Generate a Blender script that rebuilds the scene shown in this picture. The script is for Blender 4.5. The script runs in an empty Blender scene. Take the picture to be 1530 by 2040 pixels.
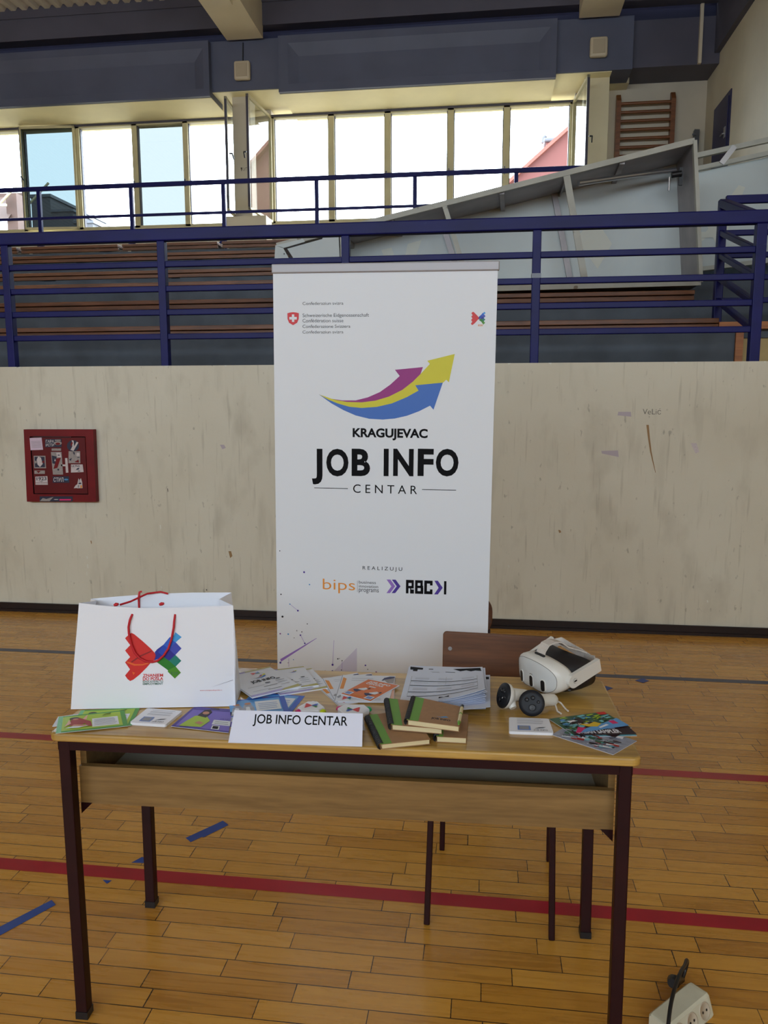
import bpy, bmesh, math, random
from mathutils import Matrix, Vector, Euler

SC = bpy.context.scene
COL = SC.collection
RND = random.Random(7)

# ------------------------------------------------------------ camera, world, light, exposure
CAM_YAW, CAM_PITCH, CAM_ROLL, FOCAL_PX = 7.4, 7.9, -0.05, 1540.0
cd = bpy.data.cameras.new('camera')
cam = bpy.data.objects.new('camera', cd)
COL.objects.link(cam)
cd.sensor_fit = 'VERTICAL'
cd.sensor_height = 32.0
cd.lens = FOCAL_PX / 2040.0 * 32.0
cd.clip_start, cd.clip_end = 0.05, 300
_y, _p, _r = map(math.radians, (CAM_YAW, CAM_PITCH, CAM_ROLL))
_f = Vector((-math.sin(_y) * math.cos(_p), math.cos(_y) * math.cos(_p), -math.sin(_p)))
_rt = Vector((math.cos(_y), math.sin(_y), 0))
_up = _rt.cross(_f)
_r2 = _rt * math.cos(_r) + _up * math.sin(_r)
_u2 = _up * math.cos(_r) - _rt * math.sin(_r)
cam.matrix_world = Matrix(((_r2.x, _u2.x, -_f.x, 0), (_r2.y, _u2.y, -_f.y, 0), (_r2.z, _u2.z, -_f.z, 1.55), (0, 0, 0, 1)))
SC.camera = cam

wd = bpy.data.worlds.new('sky')
SC.world = wd
wd.use_nodes = True
wd.node_tree.nodes['Background'].inputs[0].default_value = (0.76, 0.88, 1.0, 1)
_nt = wd.node_tree                          # hazy sky, brighter on the sun's side (+Y)
_tc = _nt.nodes.new('ShaderNodeTexCoord'); _sx = _nt.nodes.new('ShaderNodeSeparateXYZ')
_mr = _nt.nodes.new('ShaderNodeMapRange')
_mr.inputs['From Min'].default_value, _mr.inputs['From Max'].default_value = -0.5, 0.8
_mr.inputs['To Min'].default_value, _mr.inputs['To Max'].default_value = 6.0, 12.0
_nt.links.new(_tc.outputs['Generated'], _sx.inputs[0]); _nt.links.new(_sx.outputs[1], _mr.inputs['Value'])
_nt.links.new(_mr.outputs[0], _nt.nodes['Background'].inputs[1])

sd = bpy.data.lights.new('sun', 'SUN')
sd.energy = 3.2
sd.angle = 0.01
sd.color = (1.0, 0.93, 0.82)
sun = bpy.data.objects.new('sun', sd)
COL.objects.link(sun)
sun.rotation_euler = Vector((-0.42, -0.55, -0.72)).to_track_quat('-Z', 'Y').to_euler()

def portal(name, loc, sx, sy, facing):
    l = bpy.data.lights.new(name, 'AREA')
    l.shape = 'RECTANGLE'
    l.size, l.size_y = sx, sy
    l.cycles.is_portal = True
    o = bpy.data.objects.new(name, l)
    COL.objects.link(o)
    o.location = loc
    o.rotation_euler = Vector(facing).to_track_quat('-Z', 'Z').to_euler()
portal('daylight_portal', (-3.6, 12.3, 5.05), 9.8, 1.7, (0, -1, 0))
portal('daylight_portal_rear', (-2.5, -8.28, 4.6), 16.0, 2.6, (0, 1, 0))

SC.view_settings.view_transform = 'Standard'
SC.view_settings.look = 'None'
SC.view_settings.exposure = 0.5
SC.view_settings.gamma = 1.0
SC.view_settings.use_curve_mapping = False
SC.cycles.max_bounces = 10
SC.cycles.diffuse_bounces = 6
SC.cycles.transparent_max_bounces = 12
SC.cycles.caustics_reflective = False
SC.cycles.caustics_refractive = False
SC.cycles.sample_clamp_indirect = 6.0
try:
    SC.cycles.use_denoising = True
except Exception:
    pass

# ------------------------------------------------------------ materials
def lin(c):
    return tuple(((x / 255) / 12.92 if x <= 10 else (((x / 255) + 0.055) / 1.055) ** 2.4) for x in c)

MATS = {}
def mat(name, rgb, rough=0.6, metal=0.0, spec=0.5, var=0.0, scale=8.0, stretch=(1, 1, 1), bump=0.0, coat=0.0, wear=None, wear_at=0.66):
    """plain surface with optional procedural mottling / worn patches"""
    if name in MATS: return MATS[name]
    m = bpy.data.materials.new(name)
    m.use_nodes = True
    nt = m.node_tree
    b = nt.nodes['Principled BSDF']
    c = lin(rgb) + (1,)
    b.inputs['Base Color'].default_value = c
    b.inputs['Roughness'].default_value = rough
    b.inputs['Metallic'].default_value = metal
    b.inputs['Specular IOR Level'].default_value = spec
    if coat: b.inputs['Coat Weight'].default_value = coat; b.inputs['Coat Roughness'].default_value = 0.12
    if var or bump or wear:
        tc = nt.nodes.new('ShaderNodeTexCoord')
        mp = nt.nodes.new('ShaderNodeMapping'); mp.inputs['Scale'].default_value = stretch
        nz = nt.nodes.new('ShaderNodeTexNoise'); nz.inputs['Scale'].default_value = scale; nz.inputs['Detail'].default_value = 6
        nt.links.new(tc.outputs['Object'], mp.inputs[0]); nt.links.new(mp.outputs[0], nz.inputs['Vector'])
        last = None
        if var:
            r = nt.nodes.new('ShaderNodeValToRGB')
            r.color_ramp.elements[0].position = 0.3; r.color_ramp.elements[1].position = 0.7
            r.color_ramp.elements[0].color = tuple(x * (1 - var) for x in c[:3]) + (1,)
            r.color_ramp.elements[1].color = tuple(min(1, x * (1 + var)) for x in c[:3]) + (1,)
            nt.links.new(nz.outputs[0], r.inputs[0]); last = r.outputs[0]
        if wear:
            n2 = nt.nodes.new('ShaderNodeTexNoise'); n2.inputs['Scale'].default_value = scale * 2.3; n2.inputs['Detail'].default_value = 8
            nt.links.new(mp.outputs[0], n2.inputs['Vector'])
            st = nt.nodes.new('ShaderNodeValToRGB'); st.color_ramp.elements[0].position = wear_at; st.color_ramp.elements[1].position = wear_at + 0.05
            nt.links.new(n2.outputs[0], st.inputs[0])
            mx = nt.nodes.new('ShaderNodeMixRGB'); mx.inputs[1].default_value = c; mx.inputs[2].default_value = lin(wear) + (1,)
            if last: nt.links.new(last, mx.inputs[1])
            nt.links.new(st.outputs[0], mx.inputs[0]); last = mx.outputs[0]
        if last: nt.links.new(last, b.inputs['Base Color'])
        if bump:
            bp = nt.nodes.new('ShaderNodeBump'); bp.inputs['Strength'].default_value = bump; bp.inputs['Distance'].default_value = 0.01
            nt.links.new(nz.outputs[0], bp.inputs['Height']); nt.links.new(bp.outputs[0], b.inputs['Normal'])
    MATS[name] = m
    return m

def wood(name, c1, c2, scale=3.0, axis='X', rough=0.4, coat=0.0, bump=0.05, ring=6.0):
    """grain stretched along one axis"""
    if name in MATS: return MATS[name]
    m = bpy.data.materials.new(name); m.use_nodes = True
    nt = m.node_tree; b = nt.nodes['Principled BSDF']
    tc = nt.nodes.new('ShaderNodeTexCoord'); mp = nt.nodes.new('ShaderNodeMapping')
    s = {'X': (0.12, 1.6, 1.6), 'Y': (1.6, 0.12, 1.6), 'Z': (1.6, 1.6, 0.12)}[axis]
    mp.inputs['Scale'].default_value = s
    nz = nt.nodes.new('ShaderNodeTexNoise'); nz.inputs['Scale'].default_value = scale * 10; nz.inputs['Detail'].default_value = 8; nz.inputs['Distortion'].default_value = 0.6
    n2 = nt.nodes.new('ShaderNodeTexNoise'); n2.inputs['Scale'].default_value = scale * ring * 8; n2.inputs['Detail'].default_value = 4
    nt.links.new(tc.outputs['Object'], mp.inputs[0]); nt.links.new(mp.outputs[0], nz.inputs['Vector']); nt.links.new(mp.outputs[0], n2.inputs['Vector'])
    ad = nt.nodes.new('ShaderNodeMath'); ad.operation = 'MULTIPLY_ADD'; ad.inputs[1].default_value = 0.35; ad.inputs[2].default_value = 0.0
    nt.links.new(n2.outputs[0], ad.inputs[0])
    a2 = nt.nodes.new('ShaderNodeMath'); a2.operation = 'MULTIPLY_ADD'; a2.inputs[1].default_value = 0.75
    nt.links.new(nz.outputs[0], a2.inputs[0]); nt.links.new(ad.outputs[0], a2.inputs[2])
    r = nt.nodes.new('ShaderNodeValToRGB'); r.color_ramp.elements[0].position = 0.36; r.color_ramp.elements[1].position = 0.72
    r.color_ramp.elements[0].color = lin(c1) + (1,); r.color_ramp.elements[1].color = lin(c2) + (1,)
    nt.links.new(a2.outputs[0], r.inputs[0]); nt.links.new(r.outputs[0], b.inputs['Base Color'])
    b.inputs['Roughness'].default_value = rough
    if coat: b.inputs['Coat Weight'].default_value = coat; b.inputs['Coat Roughness'].default_value = 0.1
    if bump:
        bp = nt.nodes.new('ShaderNodeBump'); bp.inputs['Strength'].default_value = bump; bp.inputs['Distance'].default_value = 0.004
        nt.links.new(a2.outputs[0], bp.inputs['Height']); nt.links.new(bp.outputs[0], b.inputs['Normal'])
    MATS[name] = m
    return m

def parquet(name):
    """strip parquet: rows along X, 66 mm wide, staggered boards of uneven length"""
    m = bpy.data.materials.new(name); m.use_nodes = True
    nt = m.node_tree; N = nt.nodes; L = nt.links; b = N['Principled BSDF']
    def math_(op, a, bb=None, c=None):
        n = N.new('ShaderNodeMath'); n.operation = op
        for i, x in enumerate((a, bb, c)):
            if x is None: continue
            if isinstance(x, (int, float)): n.inputs[i].default_value = x
            else: L.new(x, n.inputs[i])
        return n.outputs[0]
    tc = N.new('ShaderNodeTexCoord'); sp = N.new('ShaderNodeSeparateXYZ'); L.new(tc.outputs['Object'], sp.inputs[0])
    X, Y = sp.outputs[0], sp.outputs[1]
    ry = math_('DIVIDE', Y, 0.066); row = math_('FLOOR', ry); fy = math_('FRACT', ry)
    def wn(a, bb=None):
        n = N.new('ShaderNodeTexWhiteNoise'); n.noise_dimensions = '2D'
        c = N.new('ShaderNodeCombineXYZ'); L.new(a, c.inputs[0])
        if bb is not None: L.new(bb, c.inputs[1])
        L.new(c.outputs[0], n.inputs['Vector']); return n.outputs['Value']
    h = wn(row)
    ln = math_('MULTIPLY_ADD', h, 0.16, 0.27)
    off = math_('MULTIPLY', wn(math_('ADD', row, 31.7)), 3.0)
    rx = math_('DIVIDE', math_('ADD', X, math_('ADD', off, 50.0)), ln); colm = math_('FLOOR', rx); fx = math_('FRACT', rx)
    tone = wn(colm, row)
    # joints
    ex = math_('MULTIPLY', math_('MINIMUM', fx, math_('SUBTRACT', 1.0, fx)), ln)
    ey = math_('MULTIPLY', math_('MINIMUM', fy, math_('SUBTRACT', 1.0, fy)), 0.066)
    nzj = N.new('ShaderNodeTexNoise'); nzj.inputs['Scale'].default_value = 6.0; L.new(tc.outputs['Object'], nzj.inputs['Vector'])
    wid = math_('MULTIPLY_ADD', nzj.outputs[0], 0.0024, 0.0001)
    jt = math_('LESS_THAN', math_('MINIMUM', ex, ey), wid)
    # grain, shifted per board
    mp = N.new('ShaderNodeCombineXYZ')
    L.new(math_('ADD', math_('MULTIPLY', X, 1.5), math_('MULTIPLY', tone, 37.0)), mp.inputs[0])
    L.new(math_('ADD', math_('MULTIPLY', Y, 22.0), math_('MULTIPLY', tone, 91.0)), mp.inputs[1])
    g = N.new('ShaderNodeTexNoise'); g.inputs['Scale'].default_value = 2.2; g.inputs['Detail'].default_value = 7; g.inputs['Distortion'].default_value = 1.2
    L.new(mp.outputs[0], g.inputs['Vector'])
    big = N.new('ShaderNodeTexNoise'); big.inputs['Scale'].default_value = 0.9; big.inputs['Detail'].default_value = 3; L.new(tc.outputs['Object'], big.inputs['Vector'])
    k = math_('ADD', math_('MULTIPLY', tone, 0.3), math_('ADD', math_('MULTIPLY', g.outputs[0], 0.55), math_('MULTIPLY', big.outputs[0], 0.25)))
    r = N.new('ShaderNodeValToRGB'); e = r.color_ramp.elements
    e[0].position = 0.2; e[0].color = lin((160, 106, 38)) + (1,)
    e[1].position = 0.95; e[1].color = lin((226, 170, 74)) + (1,)
    x = e.new(0.5); x.color = lin((198, 141, 54)) + (1,)
    L.new(k, r.inputs[0])
    mx = N.new('ShaderNodeMixRGB'); mx.inputs[2].default_value = lin((52, 32, 18)) + (1,)
    L.new(jt, mx.inputs[0]); L.new(r.outputs[0], mx.inputs[1]); L.new(mx.outputs[0], b.inputs['Base Color'])
    b.inputs['Coat Weight'].default_value = 0.25; b.inputs['Coat Roughness'].default_value = 0.16
    rr = math_('MULTIPLY_ADD', g.outputs[0], 0.12, 0.22); L.new(rr, b.inputs['Roughness'])
    bp = N.new('ShaderNodeBump'); bp.inputs['Strength'].default_value = 0.10; bp.inputs['Distance'].default_value = 0.002
    hgt = math_('ADD', math_('MULTIPLY', jt, -1.0), math_('ADD', math_('MULTIPLY', tone, 0.25), math_('MULTIPLY', g.outputs[0], 0.2)))
    L.new(hgt, bp.inputs['Height']); L.new(bp.outputs[0], b.inputs['Normal'])
    MATS[name] = m
    return m

def plaster(name, c, stain, streak=0.5):
    m = bpy.data.materials.new(name); m.use_nodes = True
    nt = m.node_tree; N = nt.nodes; L = nt.links; b = N['Principled BSDF']
    tc = N.new('ShaderNodeTexCoord')
    def nz(scale, st, det=8):
        mp = N.new('ShaderNodeMapping'); mp.inputs['Scale'].default_value = st
        L.new(tc.outputs['Object'], mp.inputs[0])
        n = N.new('ShaderNodeTexNoise'); n.inputs['Scale'].default_value = scale; n.inputs['Detail'].default_value = det
        L.new(mp.outputs[0], n.inputs['Vector']); return n.outputs[0]
    def ramp(s, a, bb):
        r = N.new('ShaderNodeValToRGB'); r.color_ramp.elements[0].position = a; r.color_ramp.elements[1].position = bb
        L.new(s, r.inputs[0]); return r.outputs[0]
    def mix(f, a, bb, w):
        mm = N.new('ShaderNodeMath'); mm.operation = 'MULTIPLY'; mm.inputs[1].default_value = w; L.new(f, mm.inputs[0])
        x = N.new('ShaderNodeMixRGB'); L.new(mm.outputs[0], x.inputs[0])
        if isinstance(a, tuple): x.inputs[1].default_value = a
        else: L.new(a, x.inputs[1])
        x.inputs[2].default_value = bb; return x.outputs[0]
    col = mix(ramp(nz(0.8, (1, 1, 1)), 0.4, 0.7), lin(c) + (1,), lin(stain) + (1,), 0.7)
    col = mix(ramp(nz(9.0, (1, 1, 0.22)), 0.55, 0.75), col, lin(tuple(int(v * 0.8) for v in stain)) + (1,), streak)
    col = mix(ramp(nz(30.0, (1, 1, 0.5)), 0.68, 0.74), col, lin(tuple(int(v * 0.68) for v in stain)) + (1,), 0.5)
    col = mix(ramp(nz(3.2, (1, 1, 0.6)), 0.56, 0.72), col, lin(tuple(int(v * 0.86) for v in stain)) + (1,), 0.45)     # hand and ball smudges
    col = mix(ramp(nz(46.0, (1, 1, 0.06)), 0.60, 0.72), col, lin(tuple(int(v * 0.8) for v in stain)) + (1,), 0.35)    # fine brush streaks
    L.new(col, b.inputs['Base Color'])
    b.inputs['Roughness'].default_value = 0.55
    bp = N.new('ShaderNodeBump'); bp.inputs['Strength'].default_value = 0.12; bp.inputs['Distance'].default_value = 0.01
    L.new(nz(25.0, (1, 1, 1)), bp.inputs['Height']); L.new(bp.outputs[0], b.inputs['Normal'])
    MATS[name] = m
    return m

def glass(name, tint, gloss=0.12):
    m = bpy.data.materials.new(name); m.use_nodes = True
    nt = m.node_tree; nt.nodes.clear()
    o = nt.nodes.new('ShaderNodeOutputMaterial'); t = nt.nodes.new('ShaderNodeBsdfTransparent'); g = nt.nodes.new('ShaderNodeBsdfGlossy'); mx = nt.nodes.new('ShaderNodeMixShader'); fr = nt.nodes.new('ShaderNodeFresnel')
    t.inputs[0].default_value = tint + (1,); g.inputs['Roughness'].default_value = 0.01
    ge = nt.nodes.new('ShaderNodeNewGeometry'); mr = nt.nodes.new('ShaderNodeMapRange')   # thin pane: same reflection on both faces
    mr.inputs['To Min'].default_value, mr.inputs['To Max'].default_value = 1.45, 1 / 1.45
    nt.links.new(ge.outputs['Backfacing'], mr.inputs['Value']); nt.links.new(mr.outputs[0], fr.inputs[0])
    nt.links.new(fr.outputs[0], mx.inputs[0]); nt.links.new(t.outputs[0], mx.inputs[1]); nt.links.new(g.outputs[0], mx.inputs[2]); nt.links.new(mx.outputs[0], o.inputs[0])
    MATS[name] = m
    return m

FLOOR = parquet('strip_parquet')
LINE_RED = mat('red_line_paint', (166, 22, 40), 0.3, var=0.12, scale=5, wear=(176, 124, 66), wear_at=0.70)
LINE_BLUE = mat('blue_line_paint', (44, 52, 84), 0.3, wear=(150, 104, 56), wear_at=0.70)
TAPE = mat('blue_tape', (40, 72, 150), 0.45, var=0.1, scale=20)
PLASTER = plaster('stained_cream_plaster', (212, 209, 193), (194, 187, 166), 0.28)
CREAM = mat('cream_wall_paint', (212, 200, 166), 0.6, var=0.06, scale=2)
WHITEWALL = mat('off_white_wall_paint', (196, 186, 166), 0.6, var=0.07, scale=2)
DARKWALL = mat('dark_slate_paint', (82, 86, 106), 0.55, var=0.12, scale=1.5)
DARKBEAM = mat('dark_plum_grey_paint', (78, 76, 90), 0.6, var=0.12, scale=1.5)
NAVYSHADE = mat('navy_recess_shade', (30, 34, 64), 0.6)  # shade of the recess above the fascia, put into the colour
BEAMPAINT = mat('beige_beam_paint', (205, 192, 168), 0.6, var=0.06, scale=2)
SHEETMETAL = mat('ribbed_ceiling_metal', (206, 198, 186), 0.5)
CONCRETE = mat('dark_grey_concrete', (78, 86, 96), 0.6, var=0.22, scale=4, bump=0.1)
SOFFIT = mat('warm_soffit_paint', (234, 222, 180), 0.6, var=0.08, scale=1.5)
DECK = mat('pale_bounce_layer', (192, 178, 146), 0.7, var=0.1, scale=2)  # pale so that it throws sunlight up to the soffit
GROUND = mat('outside_ground', (110, 104, 92), 0.9, var=0.1)
CREAMSTEP = mat('cream_step_paint', (190, 165, 110), 0.6, var=0.1)
BASEB = mat('dark_brown_baseboard_wood', (32, 18, 14), 0.45, spec=0.3, var=0.2, scale=6, stretch=(0.3, 1, 1))
BLUE = mat('navy_gloss_paint', (15, 17, 88), 0.42, spec=0.22, var=0.2, scale=9, stretch=(0.4, 1, 1), wear=(40, 50, 104), wear_at=0.72)
BENCH = wood('brown_bench_wood', (84, 50, 28), (138, 86, 50), 2.0, 'X', 0.45)
BENCH2 = wood('orange_trim_wood', (150, 86, 40), (190, 118, 58), 2.0, 'X', 0.45)
FRAME = mat('beige_window_frame', (190, 180, 142), 0.5, var=0.08, scale=3)
FRAMEDARK = mat('dark_frame_edge', (66, 62, 74), 0.5)
GLASSCLEAR = glass('clear_glass', (0.97, 0.985, 0.985))
GLASSBLUE = glass('blue_tinted_glass', (0.215, 0.243, 0.245))
GLASSPALE = glass('pale_tinted_glass', (0.25, 0.26, 0.252))
PANELSHEET = mat('pale_grey_sheet_metal', (196, 204, 204), 0.45, 0.0, var=0.06, scale=1.5)
PANELFRAME = mat('worn_white_steel', (178, 178, 168), 0.5, var=0.1, scale=6, wear=(120, 106, 84), wear_at=0.66)
PANELDARK = mat('grey_steel_flange', (158, 152, 154), 0.45, 0.3, var=0.2, scale=4)
PANELMARK = mat('faded_white_paint_mark', (214, 216, 206), 0.6)
BARWOOD = wood('red_brown_bar_wood', (96, 54, 28), (136, 84, 46), 2.0, 'X', 0.4)
DOORBLUE = mat('dark_navy_door_paint', (26, 26, 72), 0.4)
STEEL = mat('bright_steel', (190, 190, 192), 0.3, 0.9)
BLACK = mat('black_plastic', (22, 22, 26), 0.4)
FIXTURE = mat('cream_fixture_plastic', (196, 182, 156), 0.45)
FIXTURE2 = mat('cream_fixture_face', (176, 162, 138), 0.35)
PINK = mat('pink_house_render', (104, 56, 50), 0.7, var=0.05, scale=0.5)
PINKROOF = mat('house_roof_edge', (128, 74, 62), 0.7)
GREYMET = mat('dull_grey_metal', (96, 98, 104), 0.4, 0.4)
# banner and printing
WHITE = mat('banner_white', (222, 227, 234), 0.5)
ALU = mat('brushed_aluminium', (164, 162, 166), 0.45, 0.2)
INK = mat('black_print', (8, 8, 12), 0.6, spec=0.12)
INKG = mat('dark_grey_print', (48, 48, 54), 0.6, spec=0.12)
GREYL = mat('light_grey_print', (150, 152, 160), 0.5)
MAG = mat('magenta_print', (146, 32, 124), 0.5)
YEL = mat('yellow_print', (206, 200, 40), 0.5)
BLU = mat('blue_print', (56, 106, 190), 0.5)
SRED = mat('red_shield_print', (206, 44, 52), 0.5)
ORA = mat('orange_print', (222, 140, 44), 0.5)
VIO = mat('violet_print', (72, 48, 150), 0.5)
LIL = mat('lilac_print', (146, 112, 196), 0.5)
LBL = mat('light_blue_print', (70, 140, 196), 0.5)
PALE = mat('pale_lilac_print', (200, 198, 218), 0.5)
PLUM = mat('plum_print', (116, 62, 130), 0.5)
B_RED = mat('bag_red_print', (206, 36, 34), 0.45)
B_REDD = mat('bag_dark_red_print', (140, 26, 30), 0.45)
B_ORA = mat('bag_orange_print', (228, 98, 40), 0.45)
BAGW = [mat('bag_wing_%d_print' % i, c, 0.45) for i, c in enumerate([(58, 156, 222), (34, 92, 200), (58, 70, 176), (20, 66, 180), (34, 34, 142), (26, 40, 150), (6, 122, 108), (26, 120, 26), (70, 140, 24)])]
PAPERW = mat('white_coated_paper', (234, 237, 246), 0.4)
CORDRED = mat('red_cord', (190, 20, 36), 0.6, var=0.15, scale=300)
# table and its things
OAK = wood('worn_oak_laminate', (150, 114, 50), (206, 166, 86), 1.6, 'X', 0.32, coat=0.35, bump=0.03)
OAKEDGE = wood('oak_edge', (120, 86, 38), (186, 142, 70), 2.4, 'X', 0.35, coat=0.2)
APRON = wood('oak_veneer_board', (112, 84, 46), (146, 114, 68), 2.2, 'X', 0.42, coat=0.1)
MAROON = mat('dark_maroon_steel', (40, 11, 13), 0.42, spec=0.22, var=0.15, scale=12)
TRAY = mat('grey_laminate', (184, 182, 166), 0.22, var=0.08, scale=5)
CHAIRWOOD = wood('red_brown_plywood', (74, 42, 20), (112, 68, 36), 1.5, 'X', 0.45, coat=0.1)
PAPER = mat('white_paper', (222, 226, 236), 0.6)
SIGNP = mat('sign_card', (220, 224, 242), 0.6)
FORMP = mat('form_paper', (212, 220, 238), 0.6)
KRAFT = mat('kraft_cover', (160, 122, 86), 0.7, var=0.06, scale=60)
NBGREEN = mat('notebook_green', (106, 156, 62), 0.6)
PAGES = mat('cream_pages', (220, 206, 164), 0.7, var=0.08, scale=200, stretch=(0.05, 0.05, 3))
LIME = mat('lime_print', (164, 196, 32), 0.45)
GREEN = mat('green_print', (70, 150, 44), 0.45)
TEAL = mat('teal_green_print', (112, 186, 130), 0.45)
SKIN = mat('skin_print', (196, 136, 104), 0.5)
HAIR = mat('dark_hair_print', (44, 26, 30), 0.5)
REDSW = mat('red_sweater_print', (160, 44, 40), 0.5)
PURP = mat('purple_print', (116, 98, 196), 0.45)
PURPD = mat('deep_purple_print', (66, 44, 146), 0.45)
SKY1 = mat('sky_blue_print', (96, 160, 222), 0.45)
ROY = mat('royal_blue_print', (34, 82, 190), 0.45)
OLIVE = mat('olive_band_print', (176, 168, 96), 0.5)
LAV = mat('lavender_band_print', (168, 160, 214), 0.5)
CARDO = mat('orange_card_print', (216, 112, 44), 0.45)
PEACH = mat('peach_print', (226, 178, 156), 0.5)
NAVYP = mat('navy_print', (38, 40, 82), 0.5)
CODE = mat('blue_grey_print', (110, 140, 200), 0.5)
PINKM = mat('hot_pink', (216, 36, 110), 0.45)
FOREST = mat('forest_print', (60, 100, 76), 0.45)
AQUA = mat('aqua_print', (120, 196, 208), 0.45)
YELP = mat('bright_yellow_print', (226, 190, 40), 0.45)
DBRN = mat('dark_brown_print', (46, 26, 34), 0.45)
PHOTOG = mat('grey_photo_print', (152, 156, 172), 0.45, var=0.2, scale=80)
VRW = mat('white_headset_plastic', (220, 218, 212), 0.38)
VRF = mat('white_headset_front', (206, 208, 208), 0.3)
VRG = mat('grey_seam', (120, 118, 116), 0.5)
VRB = mat('black_foam', (26, 24, 28), 0.5)
FABRIC = mat('pale_strap_fabric', (206, 198, 190), 0.8, var=0.06, scale=250)
CTRL = mat('black_controller_face', (26, 28, 34), 0.5, spec=0.3)
HL_G = mat('green_marker', (30, 176, 110), 0.4)
HL_P = mat('pink_marker', (206, 40, 120), 0.4)
HL_Y = mat('yellow_marker', (206, 226, 30), 0.4)
STRIPP = mat('aged_white_plastic', (206, 204, 184), 0.4, var=0.08, scale=14, bump=0.05)
SOCK = mat('socket_face_plastic', (188, 176, 156), 0.45)
CABRED = mat('fire_red_paint', (112, 9, 18), 0.45, spec=0.3, var=0.15, scale=6)
CABREDD = mat('deep_red_paint', (94, 7, 15), 0.45, spec=0.3, var=0.15, scale=6)
CABDARK = mat('cabinet_gap_shadow_paint', (40, 12, 20), 0.6)
PAPERPINK = mat('pinkish_paper', (206, 186, 206), 0.6)
STG = mat('sticker_grey', (150, 142, 140), 0.5, var=0.15, scale=90)
STW = mat('sticker_white', (198, 188, 190), 0.5, var=0.08, scale=90)
STN = mat('sticker_navy', (24, 30, 58), 0.5)
LILWALL = mat('lilac_patch_paint', (178, 168, 178), 0.6)
BRSTREAK = mat('brown_streak', (150, 118, 76), 0.6)
PENCIL = mat('pencil_mark', (70, 64, 56), 0.7)

# ------------------------------------------------------------ mesh builder
_text_cache = {}
def text_geo(s, bold):
    key = (s, bold)
    if key in _text_cache: return _text_cache[key]
    cu = bpy.data.curves.new('t', 'FONT'); cu.body = s; cu.size = 1.0; cu.resolution_u = 4
    cu.offset = bold
    ob = bpy.data.objects.new('t', cu); COL.objects.link(ob)
    bpy.context.view_layer.update()
    me = bpy.data.meshes.new_from_object(ob.evaluated_get(bpy.context.evaluated_depsgraph_get()))
    v = [tuple(x.co) for x in me.vertices]; f = [tuple(p.vertices) for p in me.polygons]
    bpy.data.objects.remove(ob); bpy.data.curves.remove(cu); bpy.data.meshes.remove(me)
    _text_cache[key] = (v, f)
    return v, f

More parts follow.
